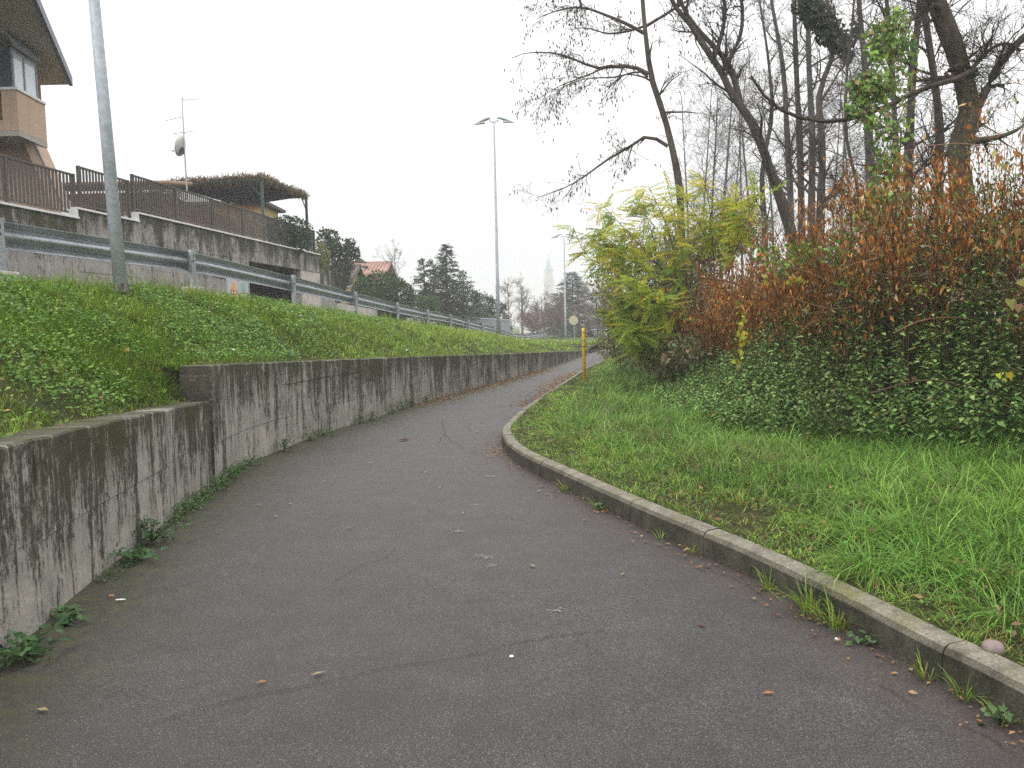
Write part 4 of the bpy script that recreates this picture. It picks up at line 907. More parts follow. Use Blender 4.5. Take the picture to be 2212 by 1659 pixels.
for i, u_ in enumerate([1490, 1515, 1533, 1556, 1580, 1604, 1626, 1675, 1795, 1815, 1845, 1905, 2003]):
    y = 26 + rng.uniform(0, 10); tp = 150 + rng.uniform(-60, 130); ln = rng.uniform(-45, 45)
    bare_tree(f'{ORD[i]} thin bare tree of the hazy grey grove, counted from the yellow shrub rightwards', DD([(u_, 640), (u_ + ln * .2, 460), (u_ + ln * .5, 330), (u_ + ln * .8, 200), (u_ + ln, tp)], y), rng.uniform(.04, .075), .012, 100 + i, (.12, .105, .10), 24, 2.0, 7, .9, 5, .5, .7, (0, 0, .05), .1, group='thin grove trees', tip=.003, jit=.2)
# background bare trees left and centre
p = D(850, 660, 60); bare_tree('bare pale-twigged tree behind the rounded laurel bush', [(p[0], p[1], 1.2), (p[0], p[1], 2.4), (p[0] + .1, p[1], 3.2)] + [D(853, 560, 60)], .12, .03, 90, (.15, .13, .12), 16, 2.3, 6, 1.0, 5, .5, .65, (0, 0, .05), .2, group='garden bare trees', tip=.009)
p = D(1128, 700, 88); bare_tree('bare spreading tree left of the faint church tower', [(p[0], p[1], 0), (p[0], p[1], 2.2), D(1127, 640, 88), D(1127, 622, 88)], .16, .04, 91, (.15, .115, .10), 22, 2.6, 6, 1.1, 5, .6, .7, (0, 0, .05), .15, group='garden bare trees', tip=.011)
p = D(1100, 700, 80); bare_tree('reddish bare shrub-tree just right of the middle lamp post', [(p[0], p[1], 0), (p[0], p[1], 1.5), D(1098, 650, 80), D(1096, 625, 80)], .1, .03, 92, (.24, .13, .10), 20, 2.0, 6, .9, 5, .5, .7, (0, 0, .05), .1, group='garden bare trees', tip=.012)
for i, (u_, vt, y, lab) in enumerate([(1170, 660, 82, 'brown twiggy thicket below the church tower'), (1205, 655, 80, 'brown twiggy shrub left of the distant lamp post'), (1262, 630, 92, 'bare brown tree mixed with the blue-green cedar'), (1288, 640, 86, 'dark forked bare tree right of the yellow post'), (1148, 690, 78, 'low reddish twig bush at the end of the crash barrier'), (1310, 660, 70, 'bare dark tree at the far end of the path')]):
    a = D(u_, vt, y); bare_tree(lab, [(a[0] + .1, y, -.05), (a[0] + .15, y, a[2] * .3), (a[0], y, a[2] * .7), a], .13 if i in (2, 3, 5) else .07, .03, 93 + i, (.15, .10, .085) if i != 3 else (.09, .075, .065), 30, 2.4, 7, 1.0, 5, .55, .8, (0, 0, .03), .06, group='bare trees at the end of the path', tip=.012)

# ------------------------------------------------------------------ far houses, fence, low wall, church
lw = empty('low_wall', LP(WC, 50, 1)); tag(lw, 'long pale concrete boundary wall seen below the crash barrier', 'wall')
for i, y in enumerate(np.arange(35.7, 66, 3.0)):
    z = float(np.interp(y, [33, 39.4, 64], [2.75, 2.55, 1.5])); zb = float(np.interp(y + 2.98, [33, 39.4, 64], [2.75, 2.55, 1.5])); MB().obox(WC, y, y + 2.985, -.16, 0, -.1, z, -.1, zb).build('panel', 'pale_concrete', lw, uvdir=DV, ztop=2.6)
fs = empty('sheet_fence', D(1025, 710, 63)); tag(fs, 'grey corrugated steel sheet fence below the firs', 'fence')
a, b_ = D(945, 680, 60), D(1103, 690, 62); n = 7
for i in range(n):
    p, q = a + (b_ - a) * (i / n), a + (b_ - a) * ((i + .985) / n); V = []; F = []; mm = 13; dr = (q - p) / (mm - 1); nn = np.array([0, -1., 0])
    for j in range(mm):
        o = p + dr * j + nn * (.03 * (j % 2)); V += [tuple((o[0], o[1], -.1)), tuple((o[0], o[1], o[2]))]
    for j in range(mm - 1): F.append((2 * j, 2 * j + 2, 2 * j + 3, 2 * j + 1))
    me = bpy.data.meshes.new('panel'); me.from_pydata(V, [], F); me.update(); o = link('panel', me, 'sheet_steel'); place(o, fs); o.modifiers.new('s', 'SOLIDIFY').thickness = .01
MB().tube([a - (0, .05, .08), b_ - (0, .05, .08)], .03, 6).build('top_rail', 'galvanised', fs)

def gable(name, label, x0, x1, y0, y1, zb, ze, zr, wallm, roofm, wins=(), chim=None, ridge='x'):
    t = empty(name, ((x0 + x1) / 2, y0, zb)); tag(t, label, 'house')
    if ridge == 'x':
        MB().prism([(x0, y0, zb), (x0, y1, zb), (x0, y1, ze), (x0, (y0 + y1) / 2, zr - .05), (x0, y0, ze)], (0, 0, 0), (x1 - x0, 0, 0)).build('wall', wallm, t); ym_ = (y0 + y1) / 2; sl_ = (zr - ze) / ((y1 - y0) / 2)
        for sgn, ye in ((-1, y0 - .5), (1, y1 + .5)):
            zz = ze - sl_ * .5; r_ = MB().quadbox([(x0 - .4, ye, zz), (x1 + .4, ye, zz), (x1 + .4, ym_, zr), (x0 - .4, ym_, zr), (x0 - .4, ye, zz + .14), (x1 + .4, ye, zz + .14), (x1 + .4, ym_, zr + .14), (x0 - .4, ym_, zr + .14)]).build('roof', roofm, t)
        MB().tube([(x0 - .4, ym_, zr + .12), (x1 + .4, ym_, zr + .12)], .12, 6).build('ridge', roofm, t)
        k = 0; me_ = MB().tube([(0, 0, 0), (0, ym_ - y0 + .5, sl_ * (ym_ - y0 + .5))], .075, 5).mesh('tile_row', True)
        for xx in np.arange(x0 - .35, x1 + .4, .26):
            o = link('tile_row', me_, roofm, t); o.location = (xx - t.location.x, y0 - .5 - t.location.y, ze - sl_ * .5 + .15 - t.location.z)
    MB().tube([(x0 - .4, y0 - .55, ze - .32), (x1 + .4, y0 - .55, ze - .32)], .07, 8).build('gutter', 'galvanised', t)
    for (a_, b2, c_, d_) in wins:
        w_ = MB().box(a_, b2, y0 - .03, y0 + .05, c_, d_).build('window', 'white_coping', t); p_ = MB().box(a_ + .08, b2 - .08, y0 - .036, y0 - .031, c_ + .08, d_ - .08).build('pane', 'shed_glass'); p_.parent = w_
    if chim:
        cx, cy, cz0, cz1 = chim; ch = MB().box(cx - .35, cx + .35, cy - .3, cy + .3, cz0, cz1).build('chimney', 'white_wall', t); q_ = MB().box(cx - .5, cx + .5, cy - .42, cy + .42, cz1, cz1 + .1).prism([(cx - .45, cy - .4, cz1 + .35), (cx + .45, cy - .4, cz1 + .35), (cx, cy - .4, cz1 + .7)], (0, 0, 0), (0, .8, 0)).build('chimney_cap', 'dark_tile'); q_.parent = ch
    return t
p, q = D(655, 612, 46.5), D(748, 612, 46.5)
gable('outbuilding', 'low dark-tiled outbuilding roof left of the rounded laurel bush', p[0], q[0], 46.5, 51.5, 1.0, p[2], D(720, 580, 49)[2], 'yellow_render', 'dark_tile')
p, q = D(735, 590, 58), D(826, 595, 58)
gable('red_roof_house', 'house with pale red tile roof and white chimney behind the laurel bush', p[0], q[0], 56, 64, 1.0, p[2] - .6, D(780, 572, 60)[2], 'yellow_render', 'red_tile', chim=(D(777, 590, 58)[0], 58.4, 4.5, D(777, 577, 58)[2]))
p, q = D(1160, 690, 140), D(1205, 690, 140)
gable('far_house', 'faint low brown-roofed house below the church tower', p[0] - 3, q[0], 138, 148, 0, 2.0, 3.4, 'white_wall', 'faded_tile', [(p[0] + 1, p[0] + 2, .8, 1.9)])
p, q = D(1283, 700, 92), D(1350, 700, 92)
gable('white_house', 'white house partly hidden behind trees at the far end of the path', p[0], q[0], 92, 99, 0, D(1300, 706, 92)[2], D(1300, 696, 95)[2], 'white_wall', 'dark_tile', [(p[0] + .5, p[0] + 1.3, .6, 1.5), (p[0] + 2.0, p[0] + 2.8, .6, 1.5), (p[0] + 3.2, p[0] + 3.9, .6, 1.5)])
# low hedge bank and kerb across the end of the path
tag(MB().box(2.0, 16, 46.3, 46.5, -.05, .16).build('far_kerb', 'dark_metal'), 'dark kerb line across the far end of the path', 'kerb')

CY = 700.0; ct = empty('church_tower', (D(1186, 700, CY)[0], CY, 0)); tag(ct, 'faint church bell tower with pale green spire in the mist', 'church tower')
def cz(v): return float(D(1186, v, CY)[2])
cx = float(D(1186, 640, CY)[0]); pxm = CY / 1729.0
def cbox(nm, hw, z0, z1, mat): return MB().box(cx - hw, cx + hw, CY - hw, CY + hw, z0, z1).build(nm, mat, ct)
hw = 10.6 * pxm
cbox('shaft', hw, 0, cz(627) - .3, 'church_brick'); cbox('belfry', hw * .985, cz(627) - .3, cz(609), 'church_stone'); cbox('cornice', hw * 1.16, cz(608.9), cz(607), 'church_stone')
MB().prism([(cx - hw, CY - hw, cz(606.9)), (cx + hw, CY - hw, cz(606.9)), (cx + hw * .83, CY - hw, cz(597)), (cx - hw * .83, CY - hw, cz(597))], (0, 0, 0), (0, 2 * hw, 0)).build('shoulder', 'church_stone', ct)
cbox('clock_stage', hw * .80, cz(596.9), cz(584), 'church_stone'); cbox('upper_cornice', hw * .95, cz(583.9), cz(582), 'copper')
z0, z1 = cz(581.9), cz(556)
V = [(cx + s1 * hw * .68, CY + s2 * hw * .68, z0) for s1, s2 in ((-1, -1), (1, -1), (1, 1), (-1, 1))] + [(cx, CY, z1)]
me = bpy.data.meshes.new('spire'); me.from_pydata(V, [], [(0, 1, 4), (1, 2, 4), (2, 3, 4), (3, 0, 4)]); me.update(); place(link('spire', me, 'copper'), ct)
cr_ = MB().box(cx - .12, cx + .12, CY - .12, CY + .12, z1 - .6, cz(548)).box(cx - .9, cx + .9, CY - .1, CY + .1, cz(551.2), cz(550)).build('cross', 'dark_metal', ct)
for i in (-1, 0, 1): MB().box(cx + i * 2.2 - .68 - .57, cx + i * 1.35 + .68 - .57, CY - hw * .985 - .12, CY - hw * .985 + .02, cz(625), cz(614)).build('belfry_opening', 'dark_void', ct)
for i in range(4): MB().box(cx - 2.77 + i * 1.64, cx - 2.2 + i * 1.64, CY - hw * .985 - .1, CY - hw * .985 + .02, cz(611.4), cz(610)).build('small_opening', 'dark_void', ct)
MB().box(cx - 2.06, cx + 1.52, CY - hw * .8 - .12, CY - hw * .8 + .02, cz(594), cz(587)).build('clock_panel', 'church_brick', ct)
for i in range(3): MB().box(cx - 1.65 + i * .99, cx - 1.24 + i * .99, CY - hw * .83 - .2, CY - hw * .83 - .05, cz(600), cz(597.2)).build('parapet_slot', 'dark_void', ct)

# ------------------------------------------------------------------ the thicket on the right: nettles in front, dead stems behind
VB, VS = spline([(6.0, 2.6), (5.05, 4.9), (4.5, 6.55), (4.02, 7.3), (3.55, 7.9), (3.08, 8.6), (2.74, 10.3), (2.76, 13.8), (3.0, 18.8), (3.66, 27.5), (5.4, 40)], .1)
vt = tangents(VB); vn = np.stack([vt[:, 1], -vt[:, 0]], 1); vn = np.stack([np.convolve(np.pad(vn[:, k], 8, 'edge'), np.ones(17) / 17, 'valid') for k in range(2)], 1); vn /= np.linalg.norm(vn, axis=1)[:, None]
def mass(s_, w_): return np.stack([np.interp(s_, VS, VB[:, k]) + np.interp(s_, VS, vn[:, k]) * w_ for k in range(2)], 1)
def s_at(y): return float(np.interp(y, VB[:, 1], VS))
# nettles
rng = np.random.default_rng(201); lm = LM(); ns = 3200
s_ = rng.uniform(s_at(3.2), s_at(17.5), ns); w_ = rng.uniform(-.4, 2.3, ns); XY = mass(s_, w_); y_ = np.interp(s_, VS, VB[:, 1])
hn = np.interp(y_, [3, 6.4, 7.7, 9.4, 13, 17.5], [3.1, 2.9, 2.45, 1.5, .9, .5]) * (.20 + .80 * sm(-.35, 1.7, w_)) * rng.uniform(.6, 1.2, ns) * (1 + .18 * vnoise(XY, 1.6, 4))
zg = zright(XY)
base = np.column_stack([XY, zg]); lean = rng.normal(0, .14, (ns, 2)) - .10 * np.stack([np.interp(s_, VS, vn[:, 0]), np.interp(s_, VS, vn[:, 1])], 1)
top = base + np.column_stack([lean * hn[:, None], hn])
P = np.stack([base, base * .5 + top * .5 + np.column_stack([rng.normal(0, .03, (ns, 2)), np.zeros(ns)]), top], 1)
V, T = tubes(P, np.full((ns, 3), .0035), 3); lm.raw(V, T, np.tile(np.array([[.07, .085, .035]]), (len(V), 1)))
per = 20; i = np.repeat(np.arange(ns), per); f_ = np.tile(np.linspace(.22, 1, per), ns) + rng.normal(0, .02, ns * per); az = rng.uniform(0, 6.28, ns)[i] + np.tile(np.arange(per) * 1.571 * .5 + (np.arange(per) % 2) * math.pi, ns)
pos = base[i] + (top - base)[i] * f_[:, None]; d = np.column_stack([np.cos(az), np.sin(az), -.05 - .45 * rng.random(len(az))]); sz = rng.uniform(.045, .105, len(az)) * (1.15 - .45 * f_)
tone = (1 + .3 * vnoise(XY, 1.2, 9) + rng.normal(0, .16, ns))[i]
cl = pick([(.12, .21, .055), (.165, .27, .078), (.08, .15, .042), (.23, .32, .105)], len(az), rng, .16) * tone[:, None]
yl = rng.random(len(az)) < .03 + .10 * (pos[:, 2] > 1.7) * (rng.random(ns)[i] < .5); cl[yl] = pick([(.30, .27, .04), (.22, .12, .05), (.26, .17, .10)], yl.sum(), rng)
lm.add(OV, OT, pos, d, np.array([0, 0, 1.]) + rng.normal(0, .25, (len(az), 3)), np.column_stack([sz * 1.0, sz, sz]), cl)
tag(lm.build('nettle_patch', 'leaf'), 'dense green nettle patch in front of the rust-brown thicket', 'nettles', kind='stuff')

# dry seed heads and pale stems over the nettles on the right
rng = np.random.default_rng(202)
lm = LM(); n = 340; s_ = rng.uniform(s_at(4.5), s_at(9), n); w_ = rng.uniform(.5, 2.0, n); XY = mass(s_, w_); h = rng.uniform(1.1, 2.1, n); bz = zright(XY); top = np.column_stack([XY + rng.normal(0, .18, (n, 2)), bz + h])
P = np.stack([np.column_stack([XY, bz]), np.column_stack([XY + rng.normal(0, .05, (n, 2)), bz + h * .6]), top], 1); V, T = tubes(P, np.full((n, 3), .004), 3); lm.raw(V, T, np.tile(np.array([[.16, .11, .07]]), (len(V), 1)))
k = 14; pp = np.repeat(top, k, axis=0) + rng.normal(0, .045, (n * k, 3)); lm.add(DIA, DIT, pp, unit(n * k, rng), unit(n * k, rng), rng.uniform(.02, .05, n * k), pick([(.20, .15, .12), (.14, .10, .08), (.27, .21, .17)], n * k, rng))
tag(lm.build('dry_seed_heads', 'dead_leaf'), 'dry brown seed heads standing among the nettles near the right edge', 'dry plants', kind='stuff')

# dead rust-brown thicket
rng = np.random.default_rng(203); lm = LM(); RUST = [(.33, .125, .026), (.21, .072, .016), (.40, .18, .045), (.12, .045, .014), (.44, .30, .16)]
def crest(y): return np.interp(y, [2.5, 5, 6.4, 7.5, 8.3, 10, 12, 14, 16, 18], [3.8, 3.75, 3.6, 3.28, 3.02, 2.82, 2.66, 2.42, 2.0, 1.5])
nst = 950; s_ = rng.uniform(s_at(2.8), s_at(17), nst); w_ = .9 + rng.random(nst) * 2.4; XY = mass(s_, w_); y_ = np.interp(s_, VS, VB[:, 1]); bz = zright(XY)
ht = crest(y_) * (1 - .10 * np.clip(1.6 - w_, 0, 1)) * rng.uniform(.70, 1.06, nst) + .12 * vnoise(XY, 1.5, 3); toz = np.maximum(ht, bz + .8)
of = rng.normal(0, .55, (nst, 2)) - .28 * np.stack([np.interp(s_, VS, vn[:, k]) for k in (0, 1)], 1)
base = np.column_stack([XY, bz]); top = np.column_stack([XY + of, toz]); mid = base * .45 + top * .55 + np.column_stack([rng.normal(0, .08, (nst, 2)), np.full(nst, .12)])
P = np.stack([base, mid, top], 1); V, T = tubes(P, np.tile([.008, .006, .003], (nst, 1)), 3); lm.raw(V, T, np.repeat(pick([(.16, .075, .035), (.10, .05, .03)], nst, rng), 9, axis=0))
per = 18; nl = 9; i = np.repeat(np.arange(nst), per); f_ = .24 + .78 * rng.random(nst * per) ** .75; a_ = np.clip(f_ * 2, 0, 2)
cen = np.where((a_ < 1)[:, None], base[i] * (1 - a_[:, None]) + mid[i] * a_[:, None], mid[i] * (2 - a_[:, None]) + top[i] * (a_[:, None] - 1)) + rng.normal(0, .10, (nst * per, 3))
ctone = rng.normal(1, .32, len(cen)); pos = np.repeat(cen, nl, axis=0) + rng.normal(0, .035, (len(cen) * nl, 3)) * np.array([1, 1, 1.8]); i = np.repeat(i, nl)
n = len(pos); sz = rng.uniform(.022, .075, n); keep = pos[:, 2] > .55
tone = (1 + .25 * vnoise(XY, 1.3, 6))[i] * np.repeat(np.clip(ctone, .5, 1.6), nl)
yy2 = np.interp(s_, VS, VB[:, 1])[i]
cl = pick(RUST, n, rng, .22, [.34, .26, .20, .14, .06]) * tone[:, None]
gmix = (rng.random(n) < .10 + .2 * (np.repeat(rng.random(len(cen)), nl) < .12) + .25 * (yy2 < 7.5) * (pos[:, 2] < 2.2)); cl[gmix] = pick([(.13, .15, .06), (.22, .17, .10), (.10, .14, .05)], int(gmix.sum()), rng)
CURL = np.array([[0, 0, 0], [-.26, .45, .16], [.22, .5, .10], [.05, 1, -.12]])
lm.add(CURL, DIT, pos[keep], (np.array([0, 0, -1.]) + rng.normal(0, .33, (n, 3)))[keep], unit(n, rng)[keep], np.column_stack([sz * rng.uniform(.35, .95, n), sz * 1.25, sz])[keep], cl[keep])
nt_ = 420; c_ = cen[rng.integers(0, len(cen), nt_)]; c_ = c_[c_[:, 2] > 1.0]; nt_ = len(c_); dv_ = unit(nt_, rng) * np.array([1, 1, .6]) + np.array([-.2, -.3, 0]); Pt = walk(c_, dv_ / np.linalg.norm(dv_, axis=1)[:, None], rng.uniform(.3, 1.1, nt_), 5, (0, 0, -.05), .16, rng)
V, T = tubes(Pt, np.tile(np.linspace(.005, .002, 5), (nt_, 1)), 3); lm.raw(V, T, np.repeat(pick([(.26, .17, .10), (.14, .08, .05), (.33, .22, .12)], nt_, rng), 15, axis=0))
tag(lm.build('dead_thicket', 'dead_leaf'), 'rust-brown thicket of dead stems with hanging withered leaves', 'thicket', kind='stuff')

# arching bare canes over the thicket
rng = np.random.default_rng(204)
for i, (pts, y) in enumerate([([(1500, 600), (1580, 610), (1680, 660), (1760, 700)], 9.6), ([(1640, 560), (1750, 590), (1850, 640), (1920, 690)], 8.8), ([(1890, 590), (1960, 600), (2050, 585), (2212, 560)], 7.6), ([(1700, 640), (1800, 668), (1900, 650), (1990, 640)], 8.6), ([(1980, 560), (2000, 610), (2015, 660), (2020, 720)], 7.8), ([(1930, 720), (2000, 690), (2100, 690), (2150, 740)], 7.4), ([(1880, 850), (2000, 820), (2100, 840), (2180, 870)], 6.6), ([(1560, 720), (1600, 640), (1640, 560), (1650, 480)], 10.5)]):
    P = resamp(DD(pts, y), 10)[None]; V, T = tubes(P, np.linspace(.007, .003, 10)[None], 4); me = np_mesh('cane', V, T, np.tile(np.array([[.17, .09, .05]]) if i % 2 else np.array([[.08, .045, .035]]), (len(V), 1)))
    o = link('cane', me, 'bark_col'); tag(o, ['thin dark cane arching over the left end of the rust thicket', 'thin tan cane crossing the middle of the thicket crest', 'long dark cane reaching the right picture edge above the nettles', 'thin tan cane bowing just above the nettles in mid thicket', 'short upright dark cane among seed heads near the right', 'tan cane arching low over the right-hand nettles', 'lowest dark cane lying across the nettles at the right', 'tan cane rising steeply at the left of the thicket'][i], 'cane', 'bare canes over the thicket')

# heart-leaved creepers
def creeper(name, label, blobs, size, cols, seed, cat='creeper', dens=.75, parent=None, stems=True, mat='leaf', tv=HEART, tt=HT):
    rng = np.random.default_rng(seed); lm = LM()
    for (u_, v_, y, ru, rv, n) in blobs:
        c = D(u_, v_, y); k = y / 1729.0; n = int(n * dens); q = unit(n, rng) * (rng.random((n, 1)) ** .45); P = c + q * np.array([ru * k, .5 * (ru + rv) * k * .7, rv * k])
        lm.add(tv, tt, P, np.array([0, -.35, -1.]) + rng.normal(0, .5, (n, 3)), np.array([0, -.8, .6]) + rng.normal(0, .45, (n, 3)), rng.uniform(.45, 1.35, n) * size, pick(cols, n, rng, .28))
        if stems:
            m_ = max(2, n // 40); a = c + unit(m_, rng) * np.array([ru * k, .1, rv * k]); b_ = c + unit(m_, rng) * np.array([ru * k, .1, rv * k]); P = np.stack([a, (a + b_) / 2 + (0, 0, .05), b_], 1); V, T = tubes(P, np.full((m_, 3), .004), 3); lm.raw(V, T, np.tile(np.array([[.10, .09, .04]]), (len(V), 1)))
    o = lm.build(name, mat)
    return tag(o, label, cat, kind='stuff')
HG = [(.15, .25, .04), (.10, .19, .035), (.22, .32, .06), (.06, .11, .025), (.20, .16, .06)]
creeper('vine_column', 'bright green heart-leaved vine hanging in a column between the trunks', [(1930, 55, 11.2, 40, 40, 260), (1905, 80, 11.2, 42, 40, 320), (1945, 105, 11.4, 40, 35, 220), (1890, 115, 11.1, 25, 30, 130), (1880, 175, 11.0, 48, 24, 280), (1858, 195, 11.0, 36, 28, 240), (1905, 205, 11.1, 40, 30, 200), (1850, 235, 11.0, 26, 26, 120), (1925, 160, 11.3, 30, 40, 110), (1890, 260, 11.0, 40, 35, 150), (1915, 300, 11.0, 40, 35, 120), (1920, 345, 11.0, 42, 35, 150), (1915, 385, 11.0, 45, 35, 220), (1945, 260, 11.3, 35, 60, 70), (1965, 180, 11.4, 22, 60, 60)], .062, HG, 301, 'vine')
creeper('bindweed', 'green creeper spilling over the crest of the rust-brown thicket', [(1905, 430, 9.7, 50, 28, 230), (1880, 470, 9.6, 60, 25, 240), (1840, 510, 9.5, 60, 22, 160), (1790, 550, 9.3, 70, 22, 140), (1700, 570, 9.4, 55, 25, 130), (1730, 530, 9.6, 40, 18, 90), (1980, 425, 9.4, 40, 18, 60), (2060, 425, 9.2, 25, 15, 50), (1850, 600, 9.0, 60, 25, 90), (1655, 545, 9.9, 35, 22, 80)], .055, HG, 302)
creeper('yellow_bindweed', 'yellowing heart-leaved creeper trailing down the thicket', [(1600, 690, 10.2, 10, 50, 32), (1607, 735, 10.1, 12, 30, 22), (1595, 770, 10.0, 20, 25, 16), (1715, 605, 9.2, 35, 10, 26), (1655, 600, 9.6, 10, 12, 7), (2180, 805, 6.2, 26, 14, 10), (1985, 1000 - 380, 8.2, 20, 8, 8)], .055, [(.34, .33, .03), (.26, .30, .04), (.40, .30, .03)], 303)
creeper('ivy_clump', 'dark ivy clump hanging high among the trunks', [(1745, 15, 18.6, 38, 25, 420), (1775, 40, 18.6, 40, 25, 420), (1795, 70, 18.6, 40, 25, 380), (1820, 95, 18.6, 30, 22, 280), (1830, 120, 18.6, 16, 16, 120), (1850, 60, 18.7, 12, 25, 60)], .10, [(.03, .045, .025), (.045, .065, .035), (.02, .03, .018)], 304, 'ivy')
creeper('trunk_ivy', 'small ivy leaves clinging to the thick forked trunk', [(2092, 340 - 25 * q, 12.3, 34, 18, 60) for q in range(12)], .045, [(.09, .10, .035), (.14, .11, .05), (.06, .075, .025)], 305, 'ivy', tv=OV, tt=OT, stems=False)
creeper('trunk_creeper', 'sparse creeper leaves on the straight trunk left of the thick forked tree', [(2027, 390 - 35 * q, 13.3, 15, 22, 34) for q in range(11)], .05, [(.10, .11, .04), (.15, .10, .06)], 306, 'ivy', tv=OV, tt=OT, stems=False)
creeper('big_autumn_leaves', 'large pale dying leaves dangling at the right edge', [(2195, 215, 6.5, 12, 5, 2), (2172, 235, 6.5, 6, 6, 1), (2160, 370, 7.2, 50, 60, 8), (2180, 480, 7.0, 35, 80, 8), (2175, 640, 6.8, 35, 70, 9)], .08, [(.30, .22, .10), (.30, .16, .07), (.24, .24, .07)], 307, 'leaves')

# yellow locust shrub with feathery leaves
rng = np.random.default_rng(401); ls = empty('locust_shrub', D(1500, 800, 15.2)); tag(ls, 'yellow-green locust shrub with feathery leaves leaning over the path', 'shrub')
def frond(seed):
    r_ = np.random.default_rng(seed); V = []; T = []; n = 11 + seed % 3
    V += [[-.006, 0, 0], [.006, 0, 0], [0, 1, -.16]]; T.append([0, 1, 2])
    for j in range(n):
        t = .14 + .80 * j / (n - 1); z = -.16 * t * t; ln = .23 * (1 - .45 * abs(t - .45)); w2 = .036
        for sg in (-1, 1):
            a = np.array([0, t, z]); d = np.array([sg * .93, .28 + r_.normal(0, .08), -.30 + r_.normal(0, .15)]); d /= np.linalg.norm(d); s2 = np.array([-d[1] * sg, d[0] * sg, .1]); s2 /= np.linalg.norm(s2); i = len(V)
            V += [list(a), list(a + d * ln * .5 + s2 * w2), list(a + d * ln * .5 - s2 * w2), list(a + d * ln)]; T += [[i, i + 2, i + 1], [i + 1, i + 2, i + 3]]
    i = len(V); V += [[0, .95, -.15], [-.05, 1.05, -.17], [.05, 1.05, -.17], [0, 1.16, -.2]]; T += [[i, i + 2, i + 1], [i + 1, i + 2, i + 3]]
    return np.array(V), np.array(T)
FR = [frond(q) for q in range(4)]
YC = [(.50, .45, .04), (.42, .44, .045), (.56, .45, .04), (.31, .39, .05), (.21, .30, .045)]
FM = {}
STEMS = [([(1510, 800), (1460, 671), (1390, 550), (1330, 490)], 15), ([(1490, 700), (1466, 595), (1440, 500), (1390, 410)], 15.3), ([(1560, 640), (1540, 520), (1520, 430), (1505, 390)], 16), ([(1470, 720), (1380, 640), (1320, 590), (1285, 545)], 15.5), ([(1460, 760), (1410, 720), (1375, 715), (1340, 715)], 14.5), ([(1580, 620), (1600, 500), (1620, 430)], 14), ([(1440, 700), (1370, 570), (1320, 530), (1280, 500)], 16.5), ([(1450, 640), (1400, 490), (1365, 430)], 17), ([(1500, 600), (1560, 500), (1580, 440)], 16), ([(1480, 740), (1420, 640), (1360, 610)], 14.2), ([(1500, 640), (1460, 490), (1430, 410)], 15.8), ([(1420, 790), (1380, 670), (1335, 650)], 17.5), ([(1440, 780), (1390, 745), (1365, 745)], 15), ([(1440, 600), (1330, 540), (1262, 530)], 17)]
STEMS += [([(1460, 680), (1360, 600), (1270, 560), (1235, 500)], 16.2), ([(1440, 720), (1340, 650), (1290, 640)], 16.8), ([(1480, 620), (1370, 520), (1300, 455)], 16.6), ([(1560, 560), (1500, 470), (1460, 420)], 17.2), ([(1430, 740), (1350, 690), (1310, 680)], 18), ([(1560, 600), (1590, 500), (1560, 440)], 17)]
FP, FD = [], []
for pts, y in STEMS:
    P = resamp(DD(pts, y), 14); P[:, 1] += np.linspace(.5, -.5, 14); V, T = tubes(P[None], np.linspace(.016, .004, 14)[None], 5); o = link('stem', np_mesh('stem', V, T, np.tile(np.array([[.09, .065, .04]]), (len(V), 1))), 'bark_col'); place(o, ls)
    tw_ = kids(P[None], np.full((1, 14), .012), 13, .42, .8, 5, (-.02, -.02, .03), .12, rng, .25, .5, .003)
    V, T = tubes(*tw_, 3); o = link('twigs', np_mesh('twigs', V, T, np.tile(np.array([[.10, .075, .045]]), (len(V), 1))), 'bark_col'); place(o, ls); tag(o, kind='stuff')
    q = tw_[0].reshape(-1, 3); FP.append(q[rng.choice(len(q), 56, replace=True)]); FP.append(P[rng.integers(5, 14, 14)])
FP = np.concatenate(FP) + rng.normal(0, .03, (sum(map(len, FP)), 3)); n = len(FP)
FDd = np.column_stack([rng.normal(-.35, .75, n), rng.normal(-.25, .6, n), rng.normal(-.05, .38, n)]); FN = np.array([0, -.25, 1.]) + rng.normal(0, .3, (n, 3)); FS = rng.uniform(.26, .42, n); hfrac = np.clip((FP[:, 2] - 1.2) / 2.8, 0, 1)
wy = np.array([.30, .24, .16, .18, .12])
FC = pick(YC, n, rng, .15, wy); lowg = rng.random(n) > hfrac + .12; FC[lowg] = pick([(.22, .31, .04), (.30, .36, .05), (.15, .23, .035)], int(lowg.sum()), rng)
order = np.argsort(FP[:, 1]); front = order[:280]; back = order[280:]
for c_i, c_ in enumerate(YC):
    for f_i, (fv, ft) in enumerate(FR[:3]): FM[(c_i, f_i)] = np_mesh('leaf', fv, ft, np.tile(np.array([c_]), (len(fv), 1)))
Mf = frames(FDd, FN)
for k in front:
    ci = int(rng.choice(5, p=wy)) if not lowg[k] else int(rng.choice([3, 4])); o = link('leaf', FM[(ci, int(rng.integers(3)))], 'frond'); o.parent = ls
    Mx = Matrix([[float(Mf[k, r_, c_] * FS[k]) for c_ in range(3)] + [float(FP[k, r_] - ls.location[r_])] for r_ in range(3)] + [[0, 0, 0, 1]]); o.matrix_local = Mx
lm = LM()
for f_i in range(4):
    ii = back[f_i::4]; lm.add(FR[f_i][0], FR[f_i][1], FP[ii], FDd[ii], FN[ii], FS[ii], FC[ii])
tag(lm.build('foliage', 'frond', ls), kind='stuff')
